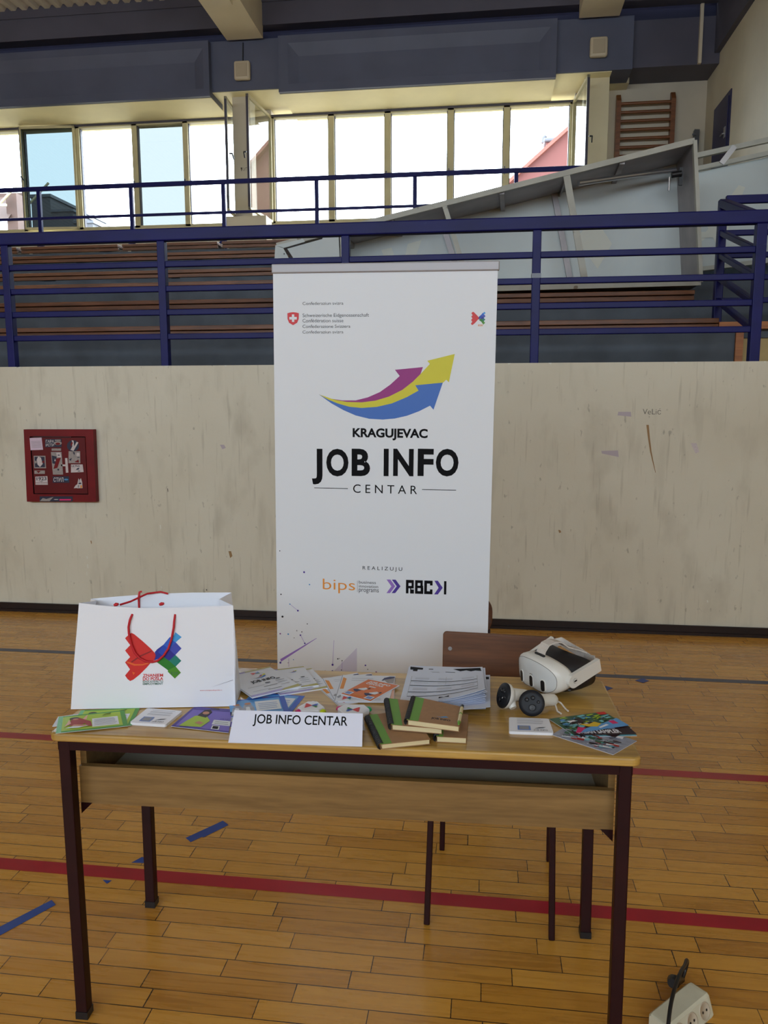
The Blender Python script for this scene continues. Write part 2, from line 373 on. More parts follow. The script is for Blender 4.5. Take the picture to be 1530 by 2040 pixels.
class MB:
    def __init__(s): s.v = []; s.f = []; s.mi = []; s.sm = []; s.mats = []
    def m(s, mt):
        if mt not in s.mats: s.mats.append(mt)
        return s.mats.index(mt)
    def add(s, vs, fs, mt, smooth=False, M=None):
        o = len(s.v); k = s.m(mt)
        for p in vs:
            s.v.append(tuple(M @ Vector(p)) if M else tuple(p))
        for f in fs:
            s.f.append([i + o for i in f]); s.mi.append(k); s.sm.append(smooth)
    def box(s, a, b, mt, M=None):
        x0, y0, z0 = a; x1, y1, z1 = b
        s.add([(x0, y0, z0), (x1, y0, z0), (x1, y1, z0), (x0, y1, z0), (x0, y0, z1), (x1, y0, z1), (x1, y1, z1), (x0, y1, z1)],
              [(0, 3, 2, 1), (4, 5, 6, 7), (0, 1, 5, 4), (1, 2, 6, 5), (2, 3, 7, 6), (3, 0, 4, 7)], mt, False, M)
    def rbox(s, a, b, r, mt, M=None, seg=2, verts_only_z=False):
        bm = bmesh.new(); bmesh.ops.create_cube(bm, size=1)
        for v in bm.verts:
            v.co = Vector([(a[i] + b[i]) / 2 + v.co[i] * (b[i] - a[i]) for i in range(3)])
        es = [e for e in bm.edges if not verts_only_z or abs(e.verts[0].co.z - e.verts[1].co.z) > 1e-6]
        bmesh.ops.bevel(bm, geom=es, offset=r, segments=seg, profile=0.5, affect='EDGES')
        bm.verts.index_update()
        s.add([tuple(v.co) for v in bm.verts], [[v.index for v in f.verts] for f in bm.faces], mt, False, M)
        bm.free()
    def bar(s, p, q, w, h, mt, up=(0, 0, 1), r=0.0):
        p, q = Vector(p), Vector(q); d = q - p; L = d.length; d.normalize()
        upv = Vector(up)
        if abs(d.dot(upv)) > 0.98: upv = Vector((0, 1, 0))
        x = d.cross(upv).normalized(); z = x.cross(d).normalized()
        M = Matrix(((x.x, d.x, z.x, p.x), (x.y, d.y, z.y, p.y), (x.z, d.z, z.z, p.z), (0, 0, 0, 1)))
        if r: s.rbox((-w / 2, 0, -h / 2), (w / 2, L, h / 2), r, mt, M, 2)
        else: s.box((-w / 2, 0, -h / 2), (w / 2, L, h / 2), mt, M)
    def loft(s, rings, mt, closed=True, caps=True, smooth=True, M=None):
        n = len(rings[0]); vs = [p for r in rings for p in r]; fs = []
        for i in range(len(rings) - 1):
            for j in range(n if closed else n - 1):
                k = (j + 1) % n
                fs.append((i * n + j, i * n + k, (i + 1) * n + k, (i + 1) * n + j))
        s.add(vs, fs, mt, smooth, M)
        if caps and closed:
            s.add(rings[0], [tuple(range(n))[::-1]], mt, False, M); s.add(rings[-1], [tuple(range(n))], mt, False, M)
    def tube(s, pts, r, mt, n=10, caps=True, flat=1.0):
        P = [Vector(p) for p in pts]; R = r if isinstance(r, (list, tuple)) else [r] * len(P)
        rings = []; ref = None
        for i, p in enumerate(P):
            d = (P[min(i + 1, len(P) - 1)] - P[max(i - 1, 0)]).normalized()
            if ref is None: ref = Vector((0, 0, 1)) if abs(d.z) < 0.9 else Vector((1, 0, 0))
            x = (ref - d * ref.dot(d)).normalized(); ref = x; y = d.cross(x)
            rings.append([tuple(p + x * (math.cos(2 * math.pi * k / n) * R[i]) + y * (math.sin(2 * math.pi * k / n) * R[i] * flat)) for k in range(n)])
        s.loft(rings, mt, True, caps, True)
    def band(s, pts, side, w, t, mt):
        """flat strap along a path; side = width direction"""
        P = [Vector(p) for p in pts]; sd_ = Vector(side).normalized(); rings = []
        for i, p in enumerate(P):
            d = (P[min(i + 1, len(P) - 1)] - P[max(i - 1, 0)]).normalized()
            x = (sd_ - d * sd_.dot(d)).normalized(); n = d.cross(x)
            rings.append([tuple(p + x * a * w / 2 + n * b * t / 2) for a, b in ((-1, -1), (1, -1), (1, 1), (-1, 1))])
        s.loft(rings, mt, True, True, False)
    def lathe(s, prof, mt, M=None, n=28, smooth=True):
        rings = [[(r * math.cos(2 * math.pi * k / n), r * math.sin(2 * math.pi * k / n), z) for k in range(n)] for r, z in prof]
        s.loft(rings, mt, True, True, smooth, M)
    def poly(s, pts, mt, M=None): s.add(pts, [tuple(range(len(pts)))], mt, False, M)
    def prism(s, p2, z0, z1, mt, M=None):
        n = len(p2)
        s.add([(x, y, z0) for x, y in p2] + [(x, y, z1) for x, y in p2],
              [tuple(range(n))[::-1], tuple(range(n, 2 * n))] + [(i, (i + 1) % n, n + (i + 1) % n, n + i) for i in range(n)], mt, False, M)
    def text(s, txt, fn, x, y, w, h, mt, bold=0.0, base0=True):
        """lettering mapped by fn(x, y) -> 3D; fitted to width w and cap height h, baseline at y"""
        vs, fs = text_geo(txt, bold)
        if not vs: return
        x0 = min(v[0] for v in vs); x1 = max(v[0] for v in vs); y1 = max(v[1] for v in vs)
        s.add([fn(x + (v[0] - x0) / (x1 - x0) * w, y + v[1] / y1 * h) for v in vs], fs, mt)
    def build(s, name, parent=None, kind=None, fix=False):
        me = bpy.data.meshes.new(name)
        me.from_pydata(s.v, [], s.f)
        for m_ in s.mats: me.materials.append(m_)
        me.polygons.foreach_set('material_index', s.mi)
        me.polygons.foreach_set('use_smooth', s.sm)
        if fix:
            bm = bmesh.new(); bm.from_mesh(me); bmesh.ops.recalc_face_normals(bm, faces=bm.faces[:]); bm.to_mesh(me); bm.free()
        me.update()
        o = bpy.data.objects.new(name, me); COL.objects.link(o)
        if parent is not None:
            o.parent = parent
            o.matrix_parent_inverse = wm(parent).inverted()
        if kind: o['kind'] = kind
        return o

def wm(o):
    M = o.matrix_basis.copy()
    if o.parent is not None: M = wm(o.parent) @ o.matrix_parent_inverse @ M
    return M
def thing(name, label, cat, loc=(0, 0, 0), group=None):
    o = bpy.data.objects.new(name, None); COL.objects.link(o)
    o.location = loc; o.empty_display_size = 0.05
    tag(o, label, cat, group)
    return o
def tag(o, label, cat, group=None):
    o['label'] = label; o['category'] = cat
    if group: o['group'] = group
    return o
def dup(root, delta, label, group=None):
    def cp(o, parent):
        c = o.copy(); COL.objects.link(c)
        if parent is not None: c.parent = parent
        for ch in o.children: cp(ch, c)
        return c
    r = cp(root, None); r.location = Vector(root.location) + Vector(delta); r['label'] = label
    if group: r['group'] = group
    return r
def struct(name, mb, fix=False): return mb.build(name, None, 'structure', fix)
def norm(polys):
    a = [p for q in polys for p in q]; x0 = min(p[0] for p in a); x1 = max(p[0] for p in a); y0 = min(p[1] for p in a); y1 = max(p[1] for p in a)
    return [[((p[0] - x0) / (x1 - x0), (p[1] - y0) / (y1 - y0)) for p in q] for q in polys]

# measured outlines (metres)
SHEET = {"green_top":[[-1.0229,1.671],[-0.8679,1.7356],[-0.924,1.8297],[-1.0702,1.7664]],"green_low":[[-1.0079,1.7046],[-0.8629,1.7428],[-0.8927,1.8562],[-1.0378,1.818]],"white_low":[[-1.0577,1.7145],[-0.912,1.7563],[-0.9482,1.8435],[-1.076,1.7737]],"pad_left":[[-0.8707,1.7487],[-0.7752,1.7469],[-0.7672,1.8361],[-0.8661,1.8424]],"purple_top":[[-0.7624,1.7491],[-0.6073,1.73],[-0.6424,1.864],[-0.7529,1.8669]],"purple_low":[[-0.7581,1.7748],[-0.6083,1.7676],[-0.6031,1.8745],[-0.7529,1.8817]],"blue_top":[[-0.6315,1.8208],[-0.4922,1.8764],[-0.5352,1.9841],[-0.6745,1.9285]],"blue_low":[[-0.6367,1.8884],[-0.4871,1.8774],[-0.4786,1.993],[-0.6282,2.004]],"cert_a":[[-0.6117,1.9394],[-0.501,2.0419],[-0.6335,2.1867],[-0.7442,2.0842]],"cert_b":[[-0.586,1.9943],[-0.4552,2.0636],[-0.5344,2.2131],[-0.6652,2.1438]],"cert_c":[[-0.5468,1.9844],[-0.4198,2.0603],[-0.5091,2.2097],[-0.6361,2.1338]],"leaf_b":[[-0.3895,1.9565],[-0.2427,1.9666],[-0.248,2.17],[-0.4044,2.16]],"leaf_a":[[-0.394,1.9727],[-0.2573,2.0295],[-0.3221,2.1855],[-0.4588,2.1287]],"leaf_c":[[-0.3744,1.935],[-0.2505,2.0161],[-0.3655,2.1918],[-0.4894,2.1107]],"leaf_d":[[-0.3812,1.9566],[-0.2294,1.9724],[-0.2488,2.1702],[-0.3934,2.1625]],"orange":[[-0.3844,2.0068],[-0.2907,1.961],[-0.2268,2.0907],[-0.3242,2.1313]],"form":[[-0.2128,1.9442],[0.0123,1.9556],[0.005,2.2509],[-0.2126,2.2445]],"nb_top":[[-0.1772,1.764],[-0.0479,1.7398],[-0.0422,1.8597],[-0.175,1.9184]],"nb_mid":[[-0.2145,1.7645],[-0.0885,1.7554],[-0.1086,1.9098],[-0.248,1.9331]],"nb_left":[[-0.229,1.6851],[-0.1153,1.7283],[-0.1726,1.899],[-0.287,1.85]],"nb_low":[[-0.1034,1.7458],[-0.0311,1.7466],[-0.0294,1.8853],[-0.1089,1.9148]],"fly_a":[[0.2264,1.8176],[0.3718,1.8825],[0.3193,1.9776],[0.1732,1.9115]],"fly_b":[[0.2285,1.8147],[0.377,1.8394],[0.3498,1.9392],[0.2063,1.905]],"fly_c":[[0.1728,1.8222],[0.304,1.73],[0.372,1.8126],[0.2397,1.9148]],"pad_right":[[0.0707,1.8145],[0.1777,1.8194],[0.1726,1.9055],[0.0733,1.9021]]}
BANNER = {"corners":[[-0.4214,2.0794],[0.4267,2.0672],[-0.4139,2.0515],[0.4238,2.0405],[-0.4176,0.4698],[0.4248,0.6888]],"magenta":[[-0.1979,1.5714],[-0.1565,1.5654],[-0.1034,1.5658],[-0.0565,1.5776],[-0.0099,1.5979],[0.0306,1.6266],[0.0662,1.6591],[0.0475,1.6822],[0.1543,1.6926],[0.1455,1.6667],[0.1172,1.6384],[0.0772,1.607],[0.0252,1.581],[-0.0271,1.5652],[-0.0799,1.5585],[-0.1388,1.5598],[-0.1742,1.5653]],"yellow":[[-0.2478,1.5878],[-0.1979,1.5714],[-0.1742,1.5653],[-0.1388,1.5598],[-0.0799,1.5585],[-0.0271,1.5652],[0.0252,1.581],[0.0772,1.607],[0.1172,1.6384],[0.1455,1.6667],[0.1804,1.7045],[0.1705,1.7162],[0.2734,1.7414],[0.2534,1.6362],[0.243,1.6457],[0.2318,1.6349],[0.126,1.6243],[0.1389,1.6045],[0.0948,1.5798],[0.0371,1.5554],[-0.0211,1.5417],[-0.0798,1.5372],[-0.1269,1.5409],[-0.1742,1.5537],[-0.2098,1.5679]],"blue":[[-0.2478,1.5878],[-0.2098,1.5679],[-0.1742,1.5537],[-0.1269,1.5409],[-0.0798,1.5372],[-0.0211,1.5417],[0.0371,1.5554],[0.0948,1.5798],[0.1389,1.6045],[0.126,1.6243],[0.2306,1.6349],[0.197,1.5328],[0.1835,1.548],[0.1418,1.5266],[0.0957,1.509],[0.0493,1.4982],[0.0026,1.4937],[-0.0502,1.496],[-0.1032,1.5082],[-0.1505,1.5279],[-0.198,1.5535]],"text":[["Confederaziun svizra",-0.31,1.9252,0.158,0.0112],["Schweizerische Eidgenossenschaft",-0.3103,1.8801,0.2569,0.0129],["Conf\u00e9d\u00e9ration suisse",-0.3104,1.8602,0.1584,0.0129],["Confederazione Svizzera",-0.3106,1.8393,0.1854,0.0118],["Confederaziun svizra",-0.3107,1.8185,0.1588,0.0113]],"big":[["KRAGUJEVAC",-0.1148,1.4264,0.291,0.0335],["JOB INFO",-0.2768,1.2803,0.5729,0.1011]],"job":[["J",-0.2768,1.2751,0.0423,0.1023],["O",-0.2194,1.2767,0.0882,0.102],["B",-0.1186,1.2785,0.0726,0.1015],["I",0.0073,1.2804,0.0194,0.1012],["N",0.0444,1.2817,0.0792,0.1008],["F",0.1394,1.2835,0.0612,0.1004],["O",0.2093,1.2851,0.0868,0.1001]],"thin":[["C E N T A R",-0.1125,1.2079,0.2512,0.033],["R E A L I Z U J U",-0.0735,0.9023,0.1575,0.014]],"bips":["bips",-0.2346,0.816,0.131,0.0431],"bip3":[["business",-0.0885,0.8451,0.0685,0.0117],["innovation",-0.0884,0.8288,0.0776,0.0111],["programs",-0.0883,0.8116,0.08,0.0123]],"rbc":["RBC",0.1,0.8123,0.1056,0.0547],"lines":[[[-0.2679,1.223],[-0.1335,1.2241]],[[0.1578,1.2258],[0.2892,1.227]]],"shield":[[-0.3699,1.8948],[-0.3592,1.8975],[-0.3474,1.8986],[-0.3356,1.8974],[-0.3249,1.8945],[-0.3257,1.8731],[-0.3317,1.859],[-0.3478,1.85],[-0.3637,1.8592],[-0.3695,1.8733]],"cross":[[[-0.3522,1.8902],[-0.3429,1.8619]],[[-0.3623,1.8806],[-0.3328,1.8709]]],"logo":[[0.3312,1.8957],[0.3847,1.8472]],"chev":[[[0.0226,0.8652],[0.0377,0.8657],[0.0571,0.839],[0.037,0.8107],[0.0225,0.8101],[0.0421,0.8384]],[[0.0437,0.8654],[0.0587,0.8659],[0.0781,0.8398],[0.0574,0.8115],[0.043,0.8109],[0.0631,0.8393]],[[0.2118,0.8674],[0.2254,0.868],[0.2448,0.8403],[0.2264,0.8128],[0.2115,0.8122],[0.2288,0.8396]]],"bar_i":[[0.25,0.8138],[0.2591,0.8674]],"vline":[[-0.095,0.8097],[-0.0934,0.8559]],"dots":[[-0.4097,0.9663,0.0025,0],[-0.4067,0.788,0.0031,0],[-0.3108,0.8829,0.0043,1],[-0.2888,0.833,0.0031,2],[-0.3702,0.7488,0.0031,2],[-0.3374,0.7233,0.0043,1],[-0.4014,0.6954,0.0049,0],[-0.2991,0.6697,0.0025,0],[-0.3424,0.6394,0.0031,3],[-0.3218,0.6353,0.0025,0],[-0.3275,0.6212,0.0037,1],[-0.4116,0.6235,0.0037,4],[-0.3783,0.6232,0.0037,2],[-0.3539,0.6085,0.0018,0],[-0.3096,0.5878,0.0037,1],[-0.4123,0.5011,0.0049,1],[-0.3572,0.5168,0.0025,2],[-0.38,0.5021,0.0018,0],[-0.1951,0.5036,0.0049,1],[-0.1957,0.4775,0.0037,1],[-0.1733,0.5295,0.0031,0],[-0.1671,0.531,0.0025,3],[-0.1559,0.5227,0.0025,0],[-0.1584,0.4833,0.0025,0],[-0.2257,0.4765,0.0018,0],[-0.0602,0.5082,0.0037,1],[-0.0508,0.4916,0.0031,3],[-0.0164,0.4814,0.0043,4]],"wedge":[[-0.4128,0.5158],[-0.2614,0.6123],[-0.2601,0.6111],[-0.4097,0.5051]],"tri":[[-0.187,0.4798],[-0.0955,0.5795],[-0.0951,0.4594],[-0.187,0.4543]],"stems":[[[-0.1951,0.5048],[-0.1894,0.6063]],[[-0.3776,0.4856],[-0.3773,0.5208]],[[-0.1559,0.4879],[-0.1559,0.5196]],[[-0.3374,0.7233],[-0.3702,0.7488]],[[-0.3275,0.6212],[-0.3096,0.5878]]]}
BAGC = [[-1.0681,1.8211,0.757],[-0.6447,1.8958,0.757],[-0.6467,1.925,1.0245],[-1.045,1.85,1.039]]
BAG = {"frame":[[-1.0681,1.8211,0.757],[0.9848,0.1737,-0.0],[-0.015,0.0851,0.9963],[0.1731,-0.9811,0.0864]],"red":[[0.1451,0.1869],[0.1553,0.1965],[0.1618,0.2008],[0.1691,0.197],[0.19,0.1786],[0.2109,0.1586],[0.2214,0.1465],[0.2244,0.1388],[0.221,0.129],[0.2123,0.1226],[0.1992,0.1075],[0.1818,0.0903],[0.1644,0.0763],[0.1558,0.0728],[0.1495,0.0777],[0.1429,0.0876],[0.1561,0.1038],[0.1437,0.1226],[0.1572,0.1366],[0.1444,0.1542],[0.1579,0.1682]],"blues":[[[0.2762,0.2007],[0.2922,0.1876],[0.2764,0.174],[0.2669,0.1807],[0.2718,0.1916]],[[0.2606,0.1874],[0.2718,0.1916],[0.2669,0.1807],[0.2764,0.174],[0.2578,0.1547],[0.2442,0.168]],[[0.2764,0.174],[0.2912,0.1574],[0.2747,0.1402],[0.2589,0.1557]],[[0.2442,0.168],[0.2589,0.1557],[0.2446,0.1352],[0.2299,0.1485]],[[0.2589,0.1557],[0.2747,0.1402],[0.2583,0.1251],[0.2446,0.1352]],[[0.2279,0.1562],[0.2442,0.168],[0.2299,0.1485],[0.2446,0.1352],[0.2188,0.1268],[0.2234,0.1399],[0.2214,0.1487]],[[0.2747,0.1402],[0.2902,0.1246],[0.2752,0.1095],[0.2583,0.1251]],[[0.2446,0.1352],[0.2583,0.1251],[0.2752,0.1095],[0.2547,0.1],[0.2241,0.1235]],[[0.2752,0.1095],[0.2884,0.0929],[0.2724,0.0773],[0.2546,0.0956],[0.2547,0.1]]],"fish":[[[0.1591,0.1245],[0.1828,0.1405],[0.213,0.1532],[0.2129,0.1499],[0.1849,0.1372],[0.1611,0.1217]],[[0.1463,0.1258],[0.1548,0.1235],[0.1696,0.1178],[0.1888,0.1175],[0.2102,0.1237],[0.2091,0.1194],[0.1887,0.1138],[0.1674,0.1135],[0.1505,0.1203]],[[0.1617,0.0972],[0.1691,0.0949],[0.1647,0.0884]]],"text":[["ZNANJEM",0.1891,0.0832,0.0528,0.0079],["DO POSLA",0.1889,0.0739,0.0528,0.0083],["EDUCATION TO",0.1888,0.0683,0.0528,0.0046],["EMPLOYMENT",0.1887,0.0619,0.0528,0.0051],["E2E",0.263,0.0883,0.0193,0.0068],["www.znanjemdoposla.rs",0.3373,0.0432,0.0582,0.0028]],"cord":[[0.1653,0.2496],[0.1593,0.2345],[0.1557,0.2172],[0.1564,0.1998],[0.1612,0.1736],[0.1702,0.1494],[0.1827,0.134],[0.1996,0.125],[0.2155,0.123],[0.2295,0.1267],[0.2447,0.1396],[0.2579,0.159],[0.2669,0.1851],[0.2729,0.2155],[0.276,0.2481]],"knots":[[0.1962,0.2742],[0.285,0.273]]}
CAB = {"frame":[[-3.3429,0.8436],[-2.8013,0.85],[-2.7954,1.376],[-3.3319,1.3743]],"door":[[-3.2869,0.9009],[-2.8591,0.9032],[-2.8564,1.3249],[-3.2879,1.323]],"st":{"note":[[-3.2848,1.2234],[-3.1875,1.2277],[-3.1935,1.3161],[-3.2867,1.312]],"gara":[[-3.1705,1.2463],[-3.0426,1.2471],[-3.0389,1.3058],[-3.1667,1.3052]],"round":[[-3.0031,1.2198],[-2.9092,1.2204],[-2.9044,1.3028],[-2.998,1.3023]],"strip":[[-3.1209,1.2208],[-3.0481,1.2213],[-3.0471,1.2378],[-3.1198,1.2374]],"face":[[-3.266,1.0919],[-3.1726,1.0928],[-3.1726,1.1835],[-3.2638,1.1828]],"tall":[[-3.1222,1.0468],[-3.0431,1.0477],[-3.0447,1.2121],[-3.1274,1.2115]],"bar":[[-3.0207,1.0609],[-3.0009,1.063],[-3.0023,1.1682],[-3.0208,1.1681]],"tie":[[-3.0551,1.1087],[-3.0197,1.109],[-3.0189,1.122],[-3.0543,1.1216]],"sq":[[-2.9967,1.1314],[-2.9046,1.1322],[-2.9015,1.2186],[-2.9895,1.218]],"ultra":[[-2.9812,1.0632],[-2.8829,1.0679],[-2.8875,1.1232],[-2.9776,1.1223]],"torn":[[-3.2668,1.0509],[-3.1852,1.0517],[-3.1836,1.0759],[-3.2651,1.0751]],"y23":[[-3.2642,0.9706],[-3.1666,0.9718],[-3.1665,1.0352],[-3.2602,1.0304]],"stil":[[-3.128,0.9872],[-2.9975,0.9888],[-2.9986,1.0352],[-3.125,1.0338]],"ragged":[[-2.9665,0.9483],[-2.8976,0.9491],[-2.8972,1.0233],[-2.9443,1.0228]],"low":[[-3.2407,0.8452],[-2.9821,0.851],[-2.9799,0.8884],[-3.2381,0.8847]]}}
MARKS = {"velic":[[1.0314,1.4851],[1.1475,1.4852],[1.0297,1.5249]],"streak":[[1.0655,1.4168],[1.0782,1.3311],[1.0945,1.2393],[1.1121,1.1702],[1.1309,1.101]],"lilac1":[[0.8702,1.4793],[0.9598,1.4702],[0.9552,1.5021],[0.8749,1.5021]],"lilac2":[[0.7788,1.2255],[0.889,1.2031],[0.8828,1.2471],[0.7747,1.2429]],"end":[1.8623,0.5814],"pale":[[1.3436,1.2981],[1.3801,1.2298],[1.4014,1.2414],[1.382,1.2983]]}
# ------------------------------------------------------------ the hall
WY = 5.32                                   # face of the low wall under the stand
b = MB(); b.box((-13, -8.5, -0.1), (8.2, 5.7, 0), FLOOR)
def fline(pts, mt): b.poly([(x, y, 0.0008) for x, y in pts], mt)
fline([(-13, 2.235), (8.2, 2.225), (8.2, 2.286), (-13, 2.296)], LINE_RED)
fline([(-13, 3.19), (8.2, 3.2), (8.2, 3.258), (-13, 3.248)], LINE_RED)
fline([(-13, 4.415), (8.2, 4.375), (8.2, 4.43), (-13, 4.465)], LINE_BLUE)
struct('floor', b)
b = MB(); b.box((-13, WY, 0), (1.94, WY + 0.22, 1.825), PLASTER)
def wq(pts, mt, d=0.0008): b.poly([(x, WY - d, z) for x, z in pts], mt)
wq(MARKS['lilac1'], LILWALL); wq(MARKS['lilac2'], LILWALL); wq(MARKS['pale'], STW)
S_ = MARKS['streak']
for i in range(len(S_) - 1):
    w0, w1 = 0.008 * (1 - i / 5), 0.008 * (1 - (i + 1) / 5)
    wq([(S_[i][0] - w0, S_[i][1]), (S_[i + 1][0] - w1, S_[i + 1][1]), (S_[i + 1][0] + w1, S_[i + 1][1]), (S_[i][0] + w0, S_[i][1])], BRSTREAK)
v0, v1, v2 = MARKS['velic']
b.text('VeLić', lambda x, y: (x, WY - 0.0008, y), v0[0], v0[1], v1[0] - v0[0], v2[1] - v0[1], PENCIL, -0.012)
for k in range(16):                       # chipped paint along the top edge
    x = RND.uniform(-3.6, 1.9); w = RND.uniform(0.01, 0.05)
    wq([(x, 1.825), (x + w, 1.825), (x + w * 0.7, 1.825 - RND.uniform(0.004, 0.012)), (x + w * 0.2, 1.825 - RND.uniform(0.004, 0.012))], PANELMARK)
for *q_, m_ in (((-1.828, 0.500), (-1.817, 0.449), (-1.799, 0.464), (-1.808, 0.500), BRSTREAK),
    ((-2.342, 0.682), (-2.338, 0.648), (-2.332, 0.658), (-2.335, 0.682), PANELMARK),
    ((-2.924, 0.436), (-2.920, 0.414), (-2.913, 0.420), (-2.916, 0.436), PANELMARK),
    ((-2.923, 0.375), (-2.919, 0.341), (-2.913, 0.351), (-2.916, 0.375), PANELMARK),
    ((-2.931, 0.314), (-2.928, 0.284), (-2.925, 0.293), (-2.926, 0.314), PANELMARK),
    ((-2.354, 0.224), (-2.350, 0.205), (-2.343, 0.211), (-2.347, 0.224), PANELMARK),
    ((-2.008, 0.212), (-2.004, 0.201), (-1.997, 0.204), (-2.000, 0.212), PENCIL),
    ((-2.274, 0.951), (-2.271, 0.922), (-2.267, 0.931), (-2.269, 0.951), PENCIL),
    ((0.508, 0.702), (0.516, 0.681), (0.529, 0.687), (0.522, 0.702), BRSTREAK),
    ((1.503, 0.242), (1.508, 0.225), (1.514, 0.230), (1.511, 0.242), PANELMARK),
    ((0.175, 0.449), (0.179, 0.431), (0.185, 0.436), (0.182, 0.449), PANELMARK),
    ((-2.886, 0.554), (-2.881, 0.528), (-2.875, 0.536), (-2.878, 0.554), BRSTREAK),
    ((-1.868, 1.269), (-1.851, 1.237), (-1.825, 1.247), (-1.838, 1.269), LILWALL)):           # chips and spots
    wq(q_, m_)
struct('wall_front', b)
b = MB(); b.box((-13, WY - 0.016, 0), (1.95, WY, 0.065), BASEB); b.box((-13, WY - 0.026, 0), (1.95, WY - 0.016, 0.02), BASEB)
struct('baseboard_front', b)
b = MB(); b.box((3.0, WY, 0), (8.2, WY + 0.2, 7.2), CREAM); struct('wall_hall_right', b)
b = MB(); b.box((8.0, -8.5, 0), (8.2, WY, 7.2), CREAM); struct('wall_hall_side', b)
b = MB(); b.box((-13.2, -8.5, 0), (-13, 12.3, 7.4), CREAM); struct('wall_left', b)
b = MB(); b.box((-13, -8.6, 0), (8.2, -8.3, 3.3), CREAM); b.box((-13, -8.6, 5.9), (8.2, -8.3, 7.4), CREAM)
b.box((-13, -8.6, 3.3), (-10.5, -8.3, 5.9), CREAM); b.box((5.5, -8.6, 3.3), (8.2, -8.3, 5.9), CREAM)
for k in range(1, 6): b.box((-10.5 + k * 2.667 - 0.08, -8.6, 3.3), (-10.5 + k * 2.667 + 0.08, -8.3, 5.9), FRAME)
struct('wall_back', b)

# right wall of the stand with its dark door opening
b = MB(); b.box((3.0, WY + 0.2, 0), (3.2, 12.3, 7.2), WHITEWALL)
struct('wall_right', b)
dr = MB(); dr.box((2.985, 10.79, 3.65), (3.0, 11.52, 5.47), DOORBLUE); dr.box((2.975, 10.85, 3.7), (2.985, 11.46, 5.41), DOORBLUE)
do = struct('door_1', dr)
h = MB(); h.bar((2.95, 10.93, 4.98), (2.95, 11.03, 4.98), 0.014, 0.014, STEEL); h.bar((2.975, 10.93, 4.98), (2.95, 10.93, 4.98), 0.014, 0.014, STEEL); h.box((2.968, 10.9, 4.93), (2.975, 10.96, 5.06), STEEL)
h.build('door_handle', do)

# ceiling: ribbed metal sheet between concrete beams
b = MB()
b.box((-13, -8.5, 7.2), (8.2, 11.6, 7.3), SHEETMETAL)
x = -12.9
while x < 3.4:
    b.prism([(x, 7.2), (x + 0.03, 7.155), (x + 0.1, 7.155), (x + 0.13, 7.2)], -11.3, 8.3, SHEETMETAL, Matrix(((1, 0, 0, 0), (0, 0, -1, 0), (0, 1, 0, 0), (0, 0, 0, 1))))
    x += 0.172
struct('ceiling', b)
b = MB()                                   # slab and lintel courses above the windows
b.box((-13, 11.2, 7.05), (3.0, 11.34, 7.2), DARKBEAM)
b.box((-13, 11.22, 6.76), (3.0, 11.42, 7.05), DARKBEAM)
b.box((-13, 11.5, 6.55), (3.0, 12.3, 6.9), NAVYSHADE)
struct('trim_1', b)
def fascia(name, x0, x1, y, z0, z1):
    b = MB(); d = 0.05; i = 0.14
    b.box((x0, y + d, z0), (x1, 11.75, z1), DARKWALL)
    xa, xb, za, zb = x0 + i, x1 - i * 0.6, z0 + 0.1, z1 - 0.1
    O_ = [(x0, y, z0), (x1, y, z0), (x1, y, z1), (x0, y, z1)]; I_ = [(xa, y, za), (xb, y, za), (xb, y, zb), (xa, y, zb)]; J_ = [(xa + 0.14, y + d, za + 0.02), (xb - 0.14, y + d, za + 0.02), (xb - 0.14, y + d - 0.005, zb - 0.16), (xa + 0.14, y + d - 0.005, zb - 0.16)]
    for A, B_ in ((O_, I_), (I_, J_)):
        for k in range(4): b.poly([A[k], A[(k + 1) % 4], B_[(k + 1) % 4], B_[k]], DARKWALL)
    b.poly(J_, DARKWALL)
    E_ = [(x, y + d, z) for x, _, z in O_]
    for k in range(4): b.poly([O_[k], E_[k], E_[(k + 1) % 4], O_[(k + 1) % 4]], DARKWALL)
    return struct(name, b)
fascia('trim_2', -13, -3.93, 11.2, 5.87, 6.6)
fascia('trim_3', -2.93, 0.86, 11.2, 5.87, 6.6)
b = MB(); b.box((-3.93, 11.3, 5.96), (-2.93, 11.75, 6.62), DARKWALL); struct('trim_4', b)
b = MB(); b.box((0.86, 11.3, 5.96), (1.86, 11.75, 6.62), DARKWALL); struct('trim_5', b)
b = MB(); b.box((1.86, 11.45, 6.03), (3.0, 12.0, 6.62), DARKBEAM); struct('trim_6', b)
b = MB(); b.box((-13, 11.262, 5.862), (-3.93, 12.3, 5.869), SOFFIT); b.box((-2.93, 11.262, 5.862), (0.86, 12.3, 5.869), SOFFIT); b.box((-3.93, 11.32, 5.95), (-2.93, 12.3, 5.958), SOFFIT); b.box((0.86, 11.32, 5.95), (1.6, 12.3, 5.958), SOFFIT); b.box((-13, 11.76, 5.96), (1.9, 12.3, 6.6), CREAM)
struct('trim_7', b)
for name, x0, x1 in (('ceiling_beam', -3.67, -3.15), ('ceiling_beam', 1.14, 1.66)):
    b = MB(); b.box((x0, -8.3, 6.6), (x1, 11.24, 7.3), BEAMPAINT); b.box((x0 + 0.16, -8.3, 6.55), (x1 - 0.1, 10.22, 6.6), BEAMPAINT); struct(name, b)
b = MB(); b.box((2.72, 11.40, 6.03), (2.76, 11.45, 6.9), BEAMPAINT); struct('trim_8', b)
b = MB(); b.box((2.93, WY + 0.2, 6.16), (3.0, 11.45, 7.2), DARKBEAM); struct('trim_11', b)

